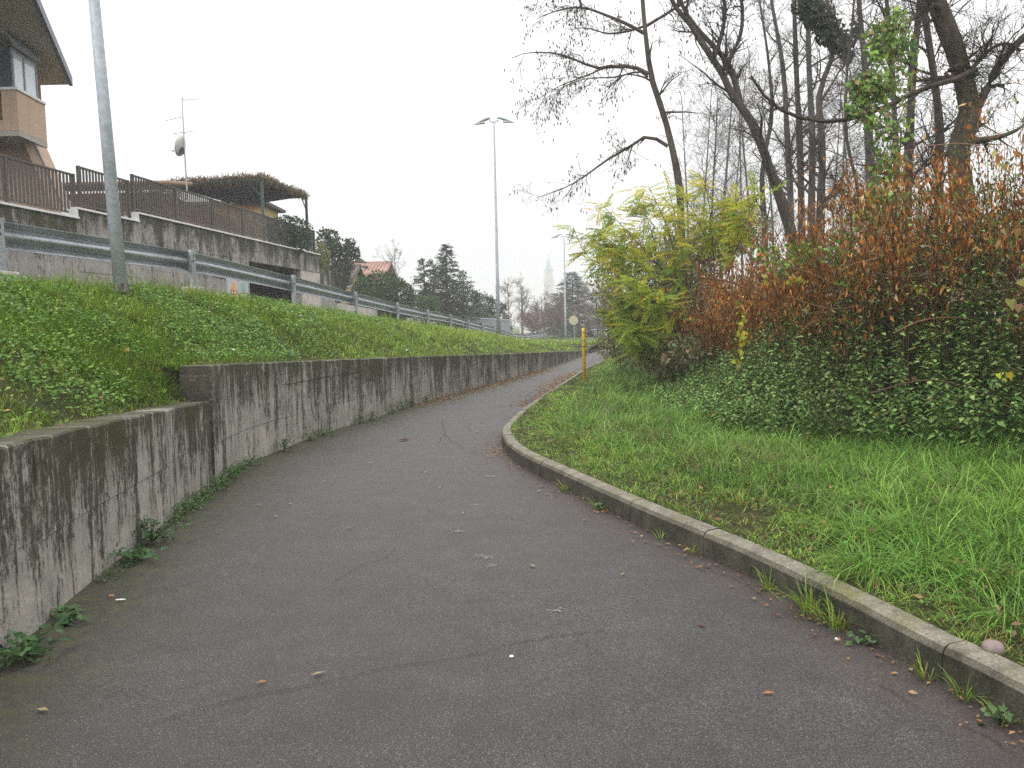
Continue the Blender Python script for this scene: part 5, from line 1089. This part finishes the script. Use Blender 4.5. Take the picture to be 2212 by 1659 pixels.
# mixed understorey behind and below the locust shrub
rng = np.random.default_rng(402); lm = LM()
for (u_, v_, y, ru, rv, n) in [(1400, 700, 18, 90, 70, 2600), (1470, 640, 17, 80, 80, 2600), (1350, 660, 20, 55, 80, 1700), (1420, 560, 19, 100, 70, 2000), (1500, 560, 18, 80, 60, 1500), (1330, 740, 21, 40, 40, 900), (1450, 760, 15, 80, 40, 1400), (1540, 520, 19, 70, 50, 900), (1310, 600, 22, 40, 80, 900), (1600, 500, 17, 60, 45, 900)]:
    c = D(u_, v_, y); k = y / 1729; q = unit(n, rng) * (rng.random((n, 1)) ** .4); P = c + q * np.array([ru * k, 1.2, rv * k]); P[:, 2] = np.maximum(P[:, 2], .15)
    cl = pick([(.17, .21, .08), (.23, .24, .11), (.28, .21, .14), (.13, .17, .06), (.20, .14, .09)], n, rng, .2)
    lm.add(OV, OT, P, unit(n, rng) + np.array([0, 0, -.5]), np.array([0, -.4, .8]) + rng.normal(0, .5, (n, 3)), rng.uniform(.06, .13, n), cl)
    m_ = n // 25; a = P[:m_]; b_ = a + unit(m_, rng) * .5 + np.array([0, 0, .25]); Pq = np.stack([a - (0, 0, .4), a, b_], 1); V, T = tubes(Pq, np.full((m_, 3), .005), 3); lm.raw(V, T, np.tile(np.array([[.13, .085, .06]]), (len(V), 1)))
tag(lm.build('understorey', 'leaf'), 'mixed pale green and brown scrub behind the yellow locust shrub', 'scrub', kind='stuff')
# scrub continuing along the path towards its end
rng = np.random.default_rng(403); lm = LM(); n = 9000; s_ = rng.uniform(s_at(19), s_at(39), n); w_ = rng.uniform(-.2, 2.5, n); XY = mass(s_, w_); hh = rng.random(n) ** .7 * (2.6 - 1.2 * np.clip(.6 - w_, 0, 1)); P = np.column_stack([XY, .1 + hh])
lm.add(OV, OT, P, unit(n, rng) + np.array([0, 0, -.4]), np.array([0, -.4, .8]) + rng.normal(0, .5, (n, 3)), rng.uniform(.09, .18, n), pick([(.08, .13, .04), (.12, .12, .06), (.15, .09, .06), (.05, .08, .03), (.2, .2, .05)], n, rng, .2))
tag(lm.build('path_scrub', 'leaf'), 'green and brown scrub lining the far right side of the path', 'scrub', kind='stuff')

# ------------------------------------------------------------------ grass
GC = [(.130, .235, .026), (.175, .295, .034), (.095, .18, .026), (.25, .36, .06)]
STRAW = [(.27, .22, .09), (.22, .16, .07), (.17, .17, .05)]
rng = np.random.default_rng(501); lm = LM()
def verge_pts(n, y0, y1, pw=1.0):
    s_ = np.interp(y0 + (y1 - y0) * rng.random(n) ** pw, KL[:, 1], KS); i = np.clip(np.searchsorted(KS, s_), 0, len(KS) - 1); P0 = KL[i]; N0 = kn[i]
    return P0, N0
def fill_verge(n, y0, y1):
    y = rng.uniform(y0, y1, n); kx_ = np.interp(y, KL[:, 1], KL[:, 0]) + .06; vx = np.interp(y, VB[:, 1], VB[:, 0]) + .3; x = kx_ + (vx - kx_) * rng.random(n); return np.column_stack([x, y])
def clumpify(XYc, per, spread, rng):
    i = np.repeat(np.arange(len(XYc)), per); off = rng.normal(0, 1, (len(i), 2)) * spread; return i, XYc[i] + off, np.arctan2(off[:, 1], off[:, 0])
for (y0, y1, n, wmul) in [(2.3, 5, 34000, 1), (5, 8, 40000, 1), (8, 12, 28000, 1.15), (12, 18, 17000, 1.7), (18, 30, 9000, 2.6), (30, 44, 3500, 4)]:
    per = 16; C0 = fill_verge(n // per, y0, y1); ci, XY, ra = clumpify(C0, per, .035 * wmul ** .5, rng); n = len(XY)
    ctone = np.clip(rng.normal(1, .32, len(C0)), .4, 1.8)[ci]; cdir = rng.uniform(0, 6.28, len(C0))[ci]; clen = np.clip(rng.normal(1, .28, len(C0)), .4, 1.8)[ci]
    dk, ii = dist_to(KL, XY); ok = dk > .12
    bare = vnoise(XY, 2.1, 13) + .5 * vnoise(XY, 5.1, 14); ok &= ~((bare > .66) & (dk > .25) & (dk < 1.8) & (rng.random(n) < .9))
    XY, dk, ctone, cdir, clen, ra, bare = XY[ok], dk[ok], ctone[ok], cdir[ok], clen[ok], ra[ok], bare[ok]; n = len(XY)
    patch = vnoise(XY, 1.4, 8); longness = np.clip(sm(.35, 1.3, dk) * (.75 + .5 * patch), .0, 1.2)
    L = (.065 + .22 * longness) * rng.uniform(.55, 1.25, n) * clen; L *= np.where(rng.random(n) < .04, 1.5, 1)
    az = np.where(rng.random(n) < .55, ra, cdir) + rng.normal(0, .55, n); bend = rng.uniform(.5, 2.0, n) + 1.0 * longness * rng.random(n); lean = rng.uniform(.1, .8, n)
    cl = pick(GC, n, rng, .16) * (ctone * (1 + .14 * patch))[:, None]; tint = sm(.2, -.5, vnoise(XY, .8, 15))[:, None] * .35; cl = cl * (1 - tint) + tint * cl * np.array([.75, .95, 1.3])
    st = rng.random(n) < .09 + .09 * (dk < .5) + .32 * ((bare > .3) & (dk > .2) & (dk < 2)); cl[st] = pick(STRAW, int(st.sum()), rng)
    cl *= np.array([.84, .94, 1.05])
    yel = (dk < .8) & (rng.random(n) < .6); cl[yel] *= np.array([1.35, 1.15, .85])
    blades(lm, np.column_stack([XY, zright(XY) - .01]), L, rng.uniform(.0035, .007, n) * wmul, az, lean, bend, cl, rng)
# lush tussocks
for (u_, v_, k) in [(1960, 1140, 260), (1890, 1190, 220), (2150, 1120, 260), (2120, 1230, 200), (2190, 1290, 180), (1980, 1010, 300), (2080, 990, 300), (1740, 1020, 300), (1790, 990, 260), (1560, 960, 260), (1420, 920, 220), (1500, 940, 200), (2060, 1050, 300), (1640, 970, 240), (1350, 870, 180), (1860, 1130, 260), (2000, 1190, 260), (2170, 1180, 300)]:
    c = G(u_, v_, .28)[:2]; XY = c + rng.normal(0, .10, (k, 2)); az = np.arctan2(XY[:, 1] - c[1] - .02, XY[:, 0] - c[0]) + rng.normal(0, .5, k)
    blades(lm, np.column_stack([XY, zright(XY) - .01]), rng.uniform(.18, .42, k), rng.uniform(.004, .007, k), az, rng.uniform(.2, .8, k), rng.uniform(1.2, 2.6, k), pick([(.085, .20, .028), (.125, .265, .036), (.175, .32, .06)], k, rng, .15), rng)
tag(lm.build('verge_grass', 'grass_blade'), 'long lush grass on the verge between the kerb and the nettles', 'grass', kind='stuff')
# small broad leaves and clover in the verge
lm = LM(); XY = fill_verge(9000, 2.6, 12); dk, _ = dist_to(KL, XY); XY = XY[dk > .2]; n = len(XY)
lm.add(OV, OT, np.column_stack([XY, zright(XY) + rng.uniform(.01, .09, n)]), np.column_stack([rng.normal(0, 1, (n, 2)), rng.normal(.1, .3, n)]), np.array([0, 0, 1.]) + rng.normal(0, .3, (n, 3)), rng.uniform(.02, .05, n), pick([(.10, .19, .04), (.07, .14, .03), (.22, .13, .06), (.12, .075, .04)], n, rng, .25, [.36, .24, .22, .18]))
tag(lm.build('verge_clover', 'leaf'), 'small low leaves and dead leaf bits down in the verge grass', 'ground cover', kind='stuff')

# embankment grass and clover
rng = np.random.default_rng(502); lm = LM(); lc = LM()
def fill_bank(n, y0, y1):
    y = rng.uniform(y0, y1, n); a = RC + B * y + .05; b_ = np.interp(y, *wback) - .05; return np.column_stack([a + (b_ - a) * rng.random(n), y])
for (y0, y1, n, wmul) in [(3.6, 8, 24000, 1), (8, 13, 30000, 1.2), (13, 20, 25000, 1.6), (20, 32, 18000, 2.3), (32, 62, 12000, 3.8)]:
    C0 = fill_bank(n // 14, y0, y1); ci, XY, ra = clumpify(C0, 14, .045 * wmul ** .5, rng); ctone = np.clip(rng.normal(1, .2, len(C0)), .5, 1.6)[ci]; cdir = rng.uniform(0, 6.28, len(C0))[ci]
    dw, _ = dist_to(WL, XY); ok = (dw > .22) & (XY[:, 0] < np.interp(XY[:, 1], *wback)); XY, dw, ra, ctone, cdir = XY[ok], dw[ok], ra[ok], ctone[ok], cdir[ok]; n = len(XY); dr = (XY[:, 0] - (RC + B * XY[:, 1]))
    patch = vnoise(XY, 1.1, 21); L = (.10 + .09 * sm(.3, 1.5, dw) + .07 * patch) * rng.uniform(.5, 1.3, n); L = np.maximum(L, .05) + np.where((dr < .6) & (rng.random(n) < .35) & (XY[:, 1] > 9), rng.uniform(.0, .22, n) * (1 + vnoise(XY, .9, 31)), 0); L *= 1 + .15 * (y0 > 18)
    cl = pick(GC, n, rng, .15) * (ctone * (1 + .18 * patch))[:, None] * np.array([1.08, 1.0, .9]); far = np.clip((XY[:, 1] - 8) / 14, 0, 1)[:, None]; cl = cl * (1 + .12 * far * np.array([1, .6, .4])); st = rng.random(n) < .07 + .06 * (vnoise(XY, .7, 33) > .3); cl[st] = pick(STRAW, int(st.sum()), rng)
    blades(lm, np.column_stack([XY, zleft(XY) - .01]), L, rng.uniform(.004, .008, n) * wmul, np.where(rng.random(n) < .5, ra, cdir) + rng.normal(0, .6, n), rng.uniform(.1, .7, n), rng.uniform(.4, 2.0, n), cl, rng)
n = 5200; XY = np.column_stack([rng.uniform(-4.4, -3.25, n), rng.uniform(6.6, 8.9, n)]); dw, _ = dist_to(WL, XY); XY = XY[(dw > .31) | ((dw > .2) & (XY[:, 1] < 7.7))]; n = len(XY)
blades(lm, np.column_stack([XY, zleft(XY) - .01]), rng.uniform(.08, .24, n), rng.uniform(.004, .008, n), rng.uniform(-1.6, .6, n), rng.uniform(.2, .9, n), rng.uniform(.3, 1.6, n), pick(GC, n, rng, .22), rng)
for (y0, y1, n, sz) in [(3.5, 8, 17000, .028), (8, 12.5, 17000, .032), (12.5, 18, 8000, .042), (18, 26, 3000, .055)]:
    XY = fill_bank(n, y0, y1); dw, _ = dist_to(WL, XY); pt = vnoise(XY, 1.0, 41) + .5 * vnoise(XY, 2.7, 42); ok = (dw > .22) & ((pt > .15) | (rng.random(n) < .10)); XY, pt = XY[ok], pt[ok]; n = len(XY)
    z = zleft(XY) + rng.uniform(.03, .15, n) * (1 + .4 * np.clip(pt, 0, 1)); cl = pick([(.09, .20, .03), (.13, .26, .04), (.07, .15, .03), (.19, .30, .06)], n, rng, .17)
    lc.add(OV, OT, np.column_stack([XY, z]), np.column_stack([rng.normal(0, 1, (n, 2)), rng.normal(.05, .35, n)]), np.array([.2, -.2, 1.]) + rng.normal(0, .35, (n, 3)), np.column_stack([np.full(n, 1.25), np.ones(n), np.ones(n)]) * rng.uniform(.5, 1.7, (n, 1)) * sz, cl)
n = 260; XY = fill_bank(n, 4, 20); lc.add(OV, OT, np.column_stack([XY, zleft(XY) + .10]), np.column_stack([rng.normal(0, 1, (n, 2)), rng.normal(0, .2, n)]), np.array([0, 0, 1.]) + rng.normal(0, .3, (n, 3)), rng.uniform(.04, .08, n), pick([(.30, .14, .05), (.34, .26, .07), (.2, .1, .05)], n, rng))
# dead leaves gathered on the wall tops
n = 900; ii = rng.integers(60, len(WL) - 40, n); tn_ = tangents(WL)[ii]; XY = WL[ii, :2] + np.stack([-tn_[:, 1], tn_[:, 0]], 1) * rng.uniform(.08, .34, (n, 1)); lc.add(OV, OT, np.column_stack([XY, wall_top(WL[ii, 1]) + .012 + .02 * rng.random(n)]), np.column_stack([rng.normal(0, 1, (n, 2)), np.zeros(n)]), np.array([0, 0, 1.]) + rng.normal(0, .25, (n, 3)), rng.uniform(.02, .05, n), pick([(.16, .09, .05), (.10, .11, .03), (.22, .15, .09), (.07, .09, .02)], n, rng))
# white daisies
n = 120; XY = fill_bank(n, 9, 40); lc.add(DIA, DIT, np.column_stack([XY, zleft(XY) + .16]), np.column_stack([rng.normal(0, 1, (n, 2)), np.zeros(n)]), np.array([0, -.3, 1.]) + rng.normal(0, .2, (n, 3)), rng.uniform(.03, .05, n), np.tile([[.75, .75, .72]], (n, 1)))
tag(lm.build('bank_grass', 'grass_blade'), 'bright green grass covering the bank above the retaining wall', 'grass', kind='stuff')
tag(lc.build('bank_clover', 'leaf'), 'clover and small weeds growing through the bank grass', 'ground cover', kind='stuff')
# grass strip beyond the path end
lm = LM(); n = 4000; XY = np.column_stack([rng.uniform(-2, 18, n), rng.uniform(46.6, 58, n)]); blades(lm, np.column_stack([XY, np.full(n, -.05)]), rng.uniform(.1, .25, n), np.full(n, .035), rng.uniform(0, 6.28, n), rng.uniform(0, .5, n), rng.uniform(.3, 1.2, n), pick(GC, n, rng), rng)
tag(lm.build('far_grass', 'grass_blade'), 'strip of grass beyond the far end of the path', 'grass', kind='stuff')

# ------------------------------------------------------------------ weeds at the wall foot and along the kerb
rng = np.random.default_rng(601)
def weed(label, P, r, h, n, size, cols, kind='leafy', group='weeds at the foot of the wall'):
    t = empty('weed', P); tag(t, label, 'weed', group); lm = LM(); P = np.array(P, float)
    if kind == 'leafy':
        m_ = max(4, n // 14); tops = P + np.column_stack([rng.normal(0, r * .6, (m_, 2)), rng.uniform(.4, 1, m_) * h]); Pq = np.stack([np.tile(P, (m_, 1)), (P + tops) / 2 + (0, 0, .02), tops], 1); V, T = tubes(Pq, np.full((m_, 3), .003), 3); lm.raw(V, T, np.tile(np.array([[.07, .10, .035]]), (len(V), 1)))
        q = tops[rng.integers(0, m_, n)] * .65 + P * .35 + rng.normal(0, 1, (n, 3)) * np.array([r * .4, r * .4, h * .22]); q[:, 2] = np.maximum(q[:, 2], .012)
        lm.add(OV, OT, q, np.column_stack([rng.normal(0, 1, (n, 2)), rng.normal(-.1, .35, n)]), np.array([.1, -.2, 1.]) + rng.normal(0, .35, (n, 3)), np.column_stack([np.full(n, 1.3), np.ones(n), np.ones(n)]) * rng.uniform(.7, 1.35, (n, 1)) * size, pick(cols, n, rng, .18))
        lm.build('leaves', 'leaf', t)
    else:
        XY = P[:2] + rng.normal(0, r * .35, (n, 2)); az = np.arctan2(XY[:, 1] - P[1], XY[:, 0] - P[0]) + rng.normal(0, .6, n); cl = pick(GC, n, rng); st = rng.random(n) < .22; cl[st] = pick(STRAW, int(st.sum()), rng)
        blades(lm, np.column_stack([XY, np.full(n, P[2])]), rng.uniform(.5, 1.2, n) * h, rng.uniform(.004, .007, n), az, rng.uniform(.1, .7, n), rng.uniform(.3, 1.5, n), cl, rng); lm.build('leaves', 'grass_blade', t)
WG = [(.06, .13, .045), (.085, .16, .06), (.045, .095, .035)]
def wf(y, o=.06): i = int(np.argmin(np.abs(WL[:, 1] - y))); tn = tangents(WL)[i]; return (WL[i, 0] + tn[1] * o, WL[i, 1] - tn[0] * o, .004)
for y, r, h, n, sz, lb in [(3.72, .16, .13, 110, .05, 'dark leafy weed at the wall foot by the left picture edge'), (4.22, .10, .08, 40, .06, 'dandelion-like rosette beside the wall near the left edge'), (4.95, .12, .06, 50, .025, 'tiny low weed between the rosette and the larger weed clumps'), (5.25, .14, .12, 70, .055, 'round-leaved weed just before the biggest clump at the wall foot'), (5.75, .17, .20, 220, .035, 'biggest bushy weed clump at the foot of the near wall')]:
    weed(lb, wf(y, .09), r, h, n, sz, WG)
for q, y in enumerate(np.arange(6.5, 9.2, .20)): weed(f'{ORD[q]} small leafy weed of the green row at the wall step, counted from the camera', wf(y, .08), .12, .13, 110, .024, [(.07, .14, .04), (.09, .17, .05)], group='weed row by the wall step')
for q, y in enumerate((10.2, 11.1, 11.6, 12.9, 13.3, 14.4, 15.0, 15.6, 16.4)): weed(f'{ORD[q]} low weed tuft along the foot of the long curved wall, counted from the step', wf(y, .08), .16, .14 + .1 * rng.random(), 90, .035, [(.06, .11, .035), (.08, .14, .04)], group='weed tufts along the far wall')
def kf(s_, o=-.05): i = int(np.argmin(np.abs(KS - s_))); return (KL[i, 0] + kn[i, 0] * o, KL[i, 1] + kn[i, 1] * o, .003)
for q, (u_, v_, r, h, n) in enumerate([(2190, 1555, .07, .10, 24), (2100, 1520, .06, .13, 26), (1980, 1470, .06, .14, 22), (1790, 1350, .09, .19, 70), (1750, 1335, .12, .22, 110), (1640, 1275, .05, .16, 30), (1470, 1190, .05, .1, 14), (1390, 1165, .04, .08, 12), (1280, 1105, .08, .15, 26), (1215, 1060, .06, .14, 30)]):
    p = G(u_, v_); d_, i_ = dist_to(KL, np.array([p[:2]])); s0 = KS[i_[0]]; weed(f'{ORD[q]} grass tuft sprouting from the gutter against the kerb, counted from the camera', kf(s0, -.04), r, h, n, 0, GC, 'grass', group='grass tufts in the kerb gutter')
for q, (u_, v_) in enumerate([(2205, 1560), (1870, 1400), (1300, 1100)]):
    p = G(u_, v_); d_, i_ = dist_to(KL, np.array([p[:2]])); weed(f'{ORD[q]} small round-leaved weed in the gutter against the kerb, counted from the camera', kf(KS[i_[0]], -.06), .05, .09, 12, .045, [(.10, .17, .07), (.08, .14, .05)], group='round-leaved gutter weeds')

# ------------------------------------------------------------------ fallen leaves, litter, stone, cracks
def curl_leaf(col, nm='fallen_leaf'):
    return np_mesh(nm, np.array([[0, -.5, 0], [-.18, 0, .10], [.18, 0, .06], [0, 0, -.005], [0, .5, .03]]), np.array([[0, 3, 1], [0, 2, 3], [1, 3, 4], [3, 2, 4]]), np.tile(np.array([col]), (5, 1)))
LMS = {'pale yellow': curl_leaf((.30, .255, .13)), 'brown': curl_leaf((.16, .07, .04)), 'orange': curl_leaf((.34, .15, .06))}
def fleaf(u_, v_, kind, sz, lb=None, grp=None):
    p = G(u_, v_, .012); o = link('fallen_leaf', LMS[kind], 'dead_leaf'); o.location = tuple(p); o.scale = (sz, sz, sz); o.rotation_euler = (0, 0, rng.uniform(0, 6.28)); tag(o, lb or f'small {kind} fallen leaf lying on the asphalt path', 'leaf', grp or f'{kind} leaves on the path')
fleaf(688, 1455, 'pale yellow', .075, 'pale yellow leaf alone on the near asphalt left of centre'); fleaf(92, 1533, 'pale yellow', .065, 'pale leaf on the asphalt at the lower left corner'); fleaf(565, 1473, 'orange', .05, 'small orange leaf near the lone pale leaf on the asphalt')
fleaf(872, 950, 'brown', .22, 'large curled dark brown leaf in the middle of the path'); fleaf(832, 1402 - 490, 'brown', .10); fleaf(1515, 1350, 'brown', .06); fleaf(1660, 1497, 'orange', .055, 'brown-orange leaf on the near asphalt right of centre')
for (u_, v_) in [(755, 1140), (595, 1115), (627, 1088), (1150, 1222), (1000, 1108), (950, 1052), (1345, 1240), (1480, 1188), (1262, 1123), (1170, 1050), (1165, 1060), (1185, 1068), (560, 1090), (700, 1040), (920, 1020), (800, 1000), (690, 985), (760, 960)]: fleaf(u_, v_, 'pale yellow', rng.uniform(.04, .07))
for q in range(46):
    y = rng.uniform(11, 34); a = np.interp(y, WL[:, 1], WL[:, 0]); b_ = np.interp(y, KL[:, 1], KL[:, 0]); x = a + (b_ - a) * rng.uniform(.08, .9); o = link('fallen_leaf', LMS[['pale yellow', 'orange', 'brown'][q % 3]], 'dead_leaf'); sz = rng.uniform(.05, .09); o.location = (x, y, .012); o.scale = (sz,) * 3; o.rotation_euler = (0, 0, rng.uniform(0, 6.28)); kd = ['pale yellow', 'orange', 'brown'][q % 3]; tag(o, f'small {kd} fallen leaf lying on the asphalt path', 'leaf', f'{kd} leaves on the path')
lm = LM(); n = 1500; ii = rng.integers(int(np.argmin(np.abs(WL[:, 1] - 15.5))), int(np.argmin(np.abs(WL[:, 1] - 27))), n); tn_ = tangents(WL)[ii]; XY1 = WL[ii, :2] + np.stack([tn_[:, 1], -tn_[:, 0]], 1) * np.abs(rng.normal(0, .32, (n, 1)))
ii = rng.integers(int(np.argmin(np.abs(KL[:, 1] - 15))), int(np.argmin(np.abs(KL[:, 1] - 25))), n); XY2 = KL[ii, :2] - kn[ii] * np.abs(rng.normal(0, .28, (n, 1))); ii = rng.integers(0, int(np.argmin(np.abs(KL[:, 1] - 12))), 700); XY3 = KL[ii, :2] - kn[ii] * np.abs(rng.normal(.02, .12, (700, 1)))
c = G(1085, 975)[:2]; XY4 = c + rng.normal(0, .2, (160, 2)) - np.array([.1, 0])
XY = np.concatenate([XY1, XY2, XY3, XY4]); n = len(XY); szs = np.where(np.arange(n) < 3000, rng.uniform(.04, .08, n), rng.uniform(.012, .04, n)); lm.add(OV, OT, np.column_stack([XY, .010 + .012 * rng.random(n)]), np.column_stack([rng.normal(0, 1, (n, 2)), np.zeros(n)]), np.array([0, 0, 1.]) + rng.normal(0, .25, (n, 3)), szs, pick([(.24, .11, .05), (.32, .22, .11), (.14, .07, .04), (.30, .16, .07)], n, rng))
tag(lm.build('leaf_litter', 'dead_leaf'), 'drifts of small brown leaves along the wall foot and kerb gutter', 'leaf litter', kind='stuff')
st_ = bpy.data.meshes.new('stone'); import bmesh
bm = bmesh.new(); bmesh.ops.create_icosphere(bm, subdivisions=3, radius=.042)
for v in bm.verts: v.co *= 1 + .07 * math.sin(v.co.x * 70) * math.cos(v.co.y * 60 + 1); v.co.z *= .8
bm.to_mesh(st_); bm.free(); st_.polygons.foreach_set('use_smooth', [True] * len(st_.polygons)); o = link('stone', st_, 'pink_stone'); p = G(2146, 1366, .24); o.location = (p[0], p[1], float(zright(np.array([p[:2]]))[0]) + .018); tag(o, 'round pinkish stone lying in the verge grass near the kerb', 'stone')
o = MB().prism([(0, 0, 0), (.05, .006, 0), (.052, .014, 0), (.02, .02, 0), (-.006, .012, 0)], (0, 0, 0), (0, 0, .003)).build('paper_scrap', 'paper'); p = G(250, 1297, .01); o.location = tuple(p); tag(o, 'small white paper scrap on the asphalt near the wall', 'litter')
o = MB().tube([(0, 0, .004), (.028, .004, .004)], .004, 8).build('cigarette_butt', 'cork'); p = G(236, 1288, .008); o.location = tuple(p); tag(o, 'orange cigarette butt on the asphalt near the wall', 'litter')
for (u_, v_, lb) in [(1105, 1418, 'tiny white bottle-cap-like scrap on the near asphalt'), (1808, 1380, 'tiny white scrap in the gutter beside the kerb')]:
    o = MB().tube([(0, 0, 0), (0, 0, .004)], [.011, .009], 10).build('litter_scrap', 'paper'); o.location = tuple(G(u_, v_, .006)); tag(o, lb, 'litter')
# cracks in the asphalt
def crack(pts, wd):
    wd *= .5; P = np.array([G(u_, v_, .0) for u_, v_ in pts]); Q, s_ = spline(P[:, :2], .03); n = len(Q); tn = tangents(Q); nn = np.stack([-tn[:, 1], tn[:, 0]], 1); Q = Q + nn * (rng.normal(0, .004, (n, 1)) + .015 * np.sin(s_ * 9 + wd * 999)[:, None]); ww = wd * rng.uniform(.35, 1.2, n) * np.minimum(1, np.minimum(s_, s_[-1] - s_) / .15 + .15); zz = np.full((n, 1), .010)
    V = np.concatenate([np.hstack([Q - nn * ww[:, None] / 2, zz]), np.hstack([Q + nn * ww[:, None] / 2, zz])]); T = np.array([[j, j + 1, n + j + 1, n + j] for j in range(n - 1)])
    o = link('crack', np_mesh('crack', V, T), 'crack'); o.parent = po
crack([(300, 1570), (560, 1505), (800, 1455), (940, 1432), (1060, 1405), (1170, 1385), (1310, 1360)], .009); crack([(690, 1270), (760, 1235), (830, 1205), (850, 1185)], .007); crack([(955, 905), (960, 935), (985, 960), (1020, 975)], .012); crack([(880, 965), (940, 958), (960, 940)], .012)
crack([(2060, 1565), (2120, 1590), (2170, 1625), (2212, 1650)], .012); crack([(1870, 1470), (1920, 1490), (1980, 1530), (2040, 1560)], .008); crack([(1300, 1215), (1420, 1200), (1560, 1240), (1700, 1330)], .006); crack([(935, 862), (1010, 868), (1080, 866)], .02)
def paint(u_, v_, a, b_, rot):
    c = G(u_, v_, .0); k = 16; P = []
    for q in range(k): an = 2 * math.pi * q / k; rr = 1 + rng.normal(0, .22); x, y = a * rr * math.cos(an), b_ * rr * math.sin(an); P.append((c[0] + x * math.cos(rot) - y * math.sin(rot), c[1] + x * math.sin(rot) + y * math.cos(rot), .0095))
    o = MB().poly(P).build('worn_patch', 'worn_paint'); o.parent = po
b = NB('worn_patch_mat'); f = b.noise(b.pos(), 60, 4, .7); al = b.mapr(f, .50, .62)
tr = b.n('BsdfTransparent'); pb = b.n('BsdfPrincipled', Roughness=.9); pb.inputs['Base Color'].default_value = (.26, .245, .23, 1); mxs = b.n('MixShader'); b.l(al, mxs.inputs[0]); b.l(tr.outputs[0], mxs.inputs[1]); b.l(pb.outputs[0], mxs.inputs[2]); b.l(mxs.outputs[0], b.o.inputs[0])
MATS['worn_paint'] = b.m
paint(1208, 1321, .065, .03, .2); paint(1048, 1205, .07, .04, -.6); paint(1060, 1225, .04, .03, 0); paint(990, 1150, .05, .025, .1); paint(1058, 1030, .06, .05, .3); paint(1025, 1092, .04, .03, .2)

# ------------------------------------------------------------------ damp air
hb = MB().box(-1250, 1250, -70, 1250, -1.2, 80).build('haze', None); tag(hb, 'thin grey mist filling the air', 'haze', kind='stuff')
hm = bpy.data.materials.new('haze'); hm.use_nodes = True; ht_ = hm.node_tree; ht_.nodes.clear(); ho = ht_.nodes.new('ShaderNodeOutputMaterial'); vv = ht_.nodes.new('ShaderNodeVolumePrincipled'); vv.inputs['Color'].default_value = (.85, .86, .875, 1); vv.inputs['Density'].default_value = .0019
ht_.links.new(vv.outputs[0], ho.inputs['Volume']); hb.data.materials.clear(); hb.data.materials.append(hm)
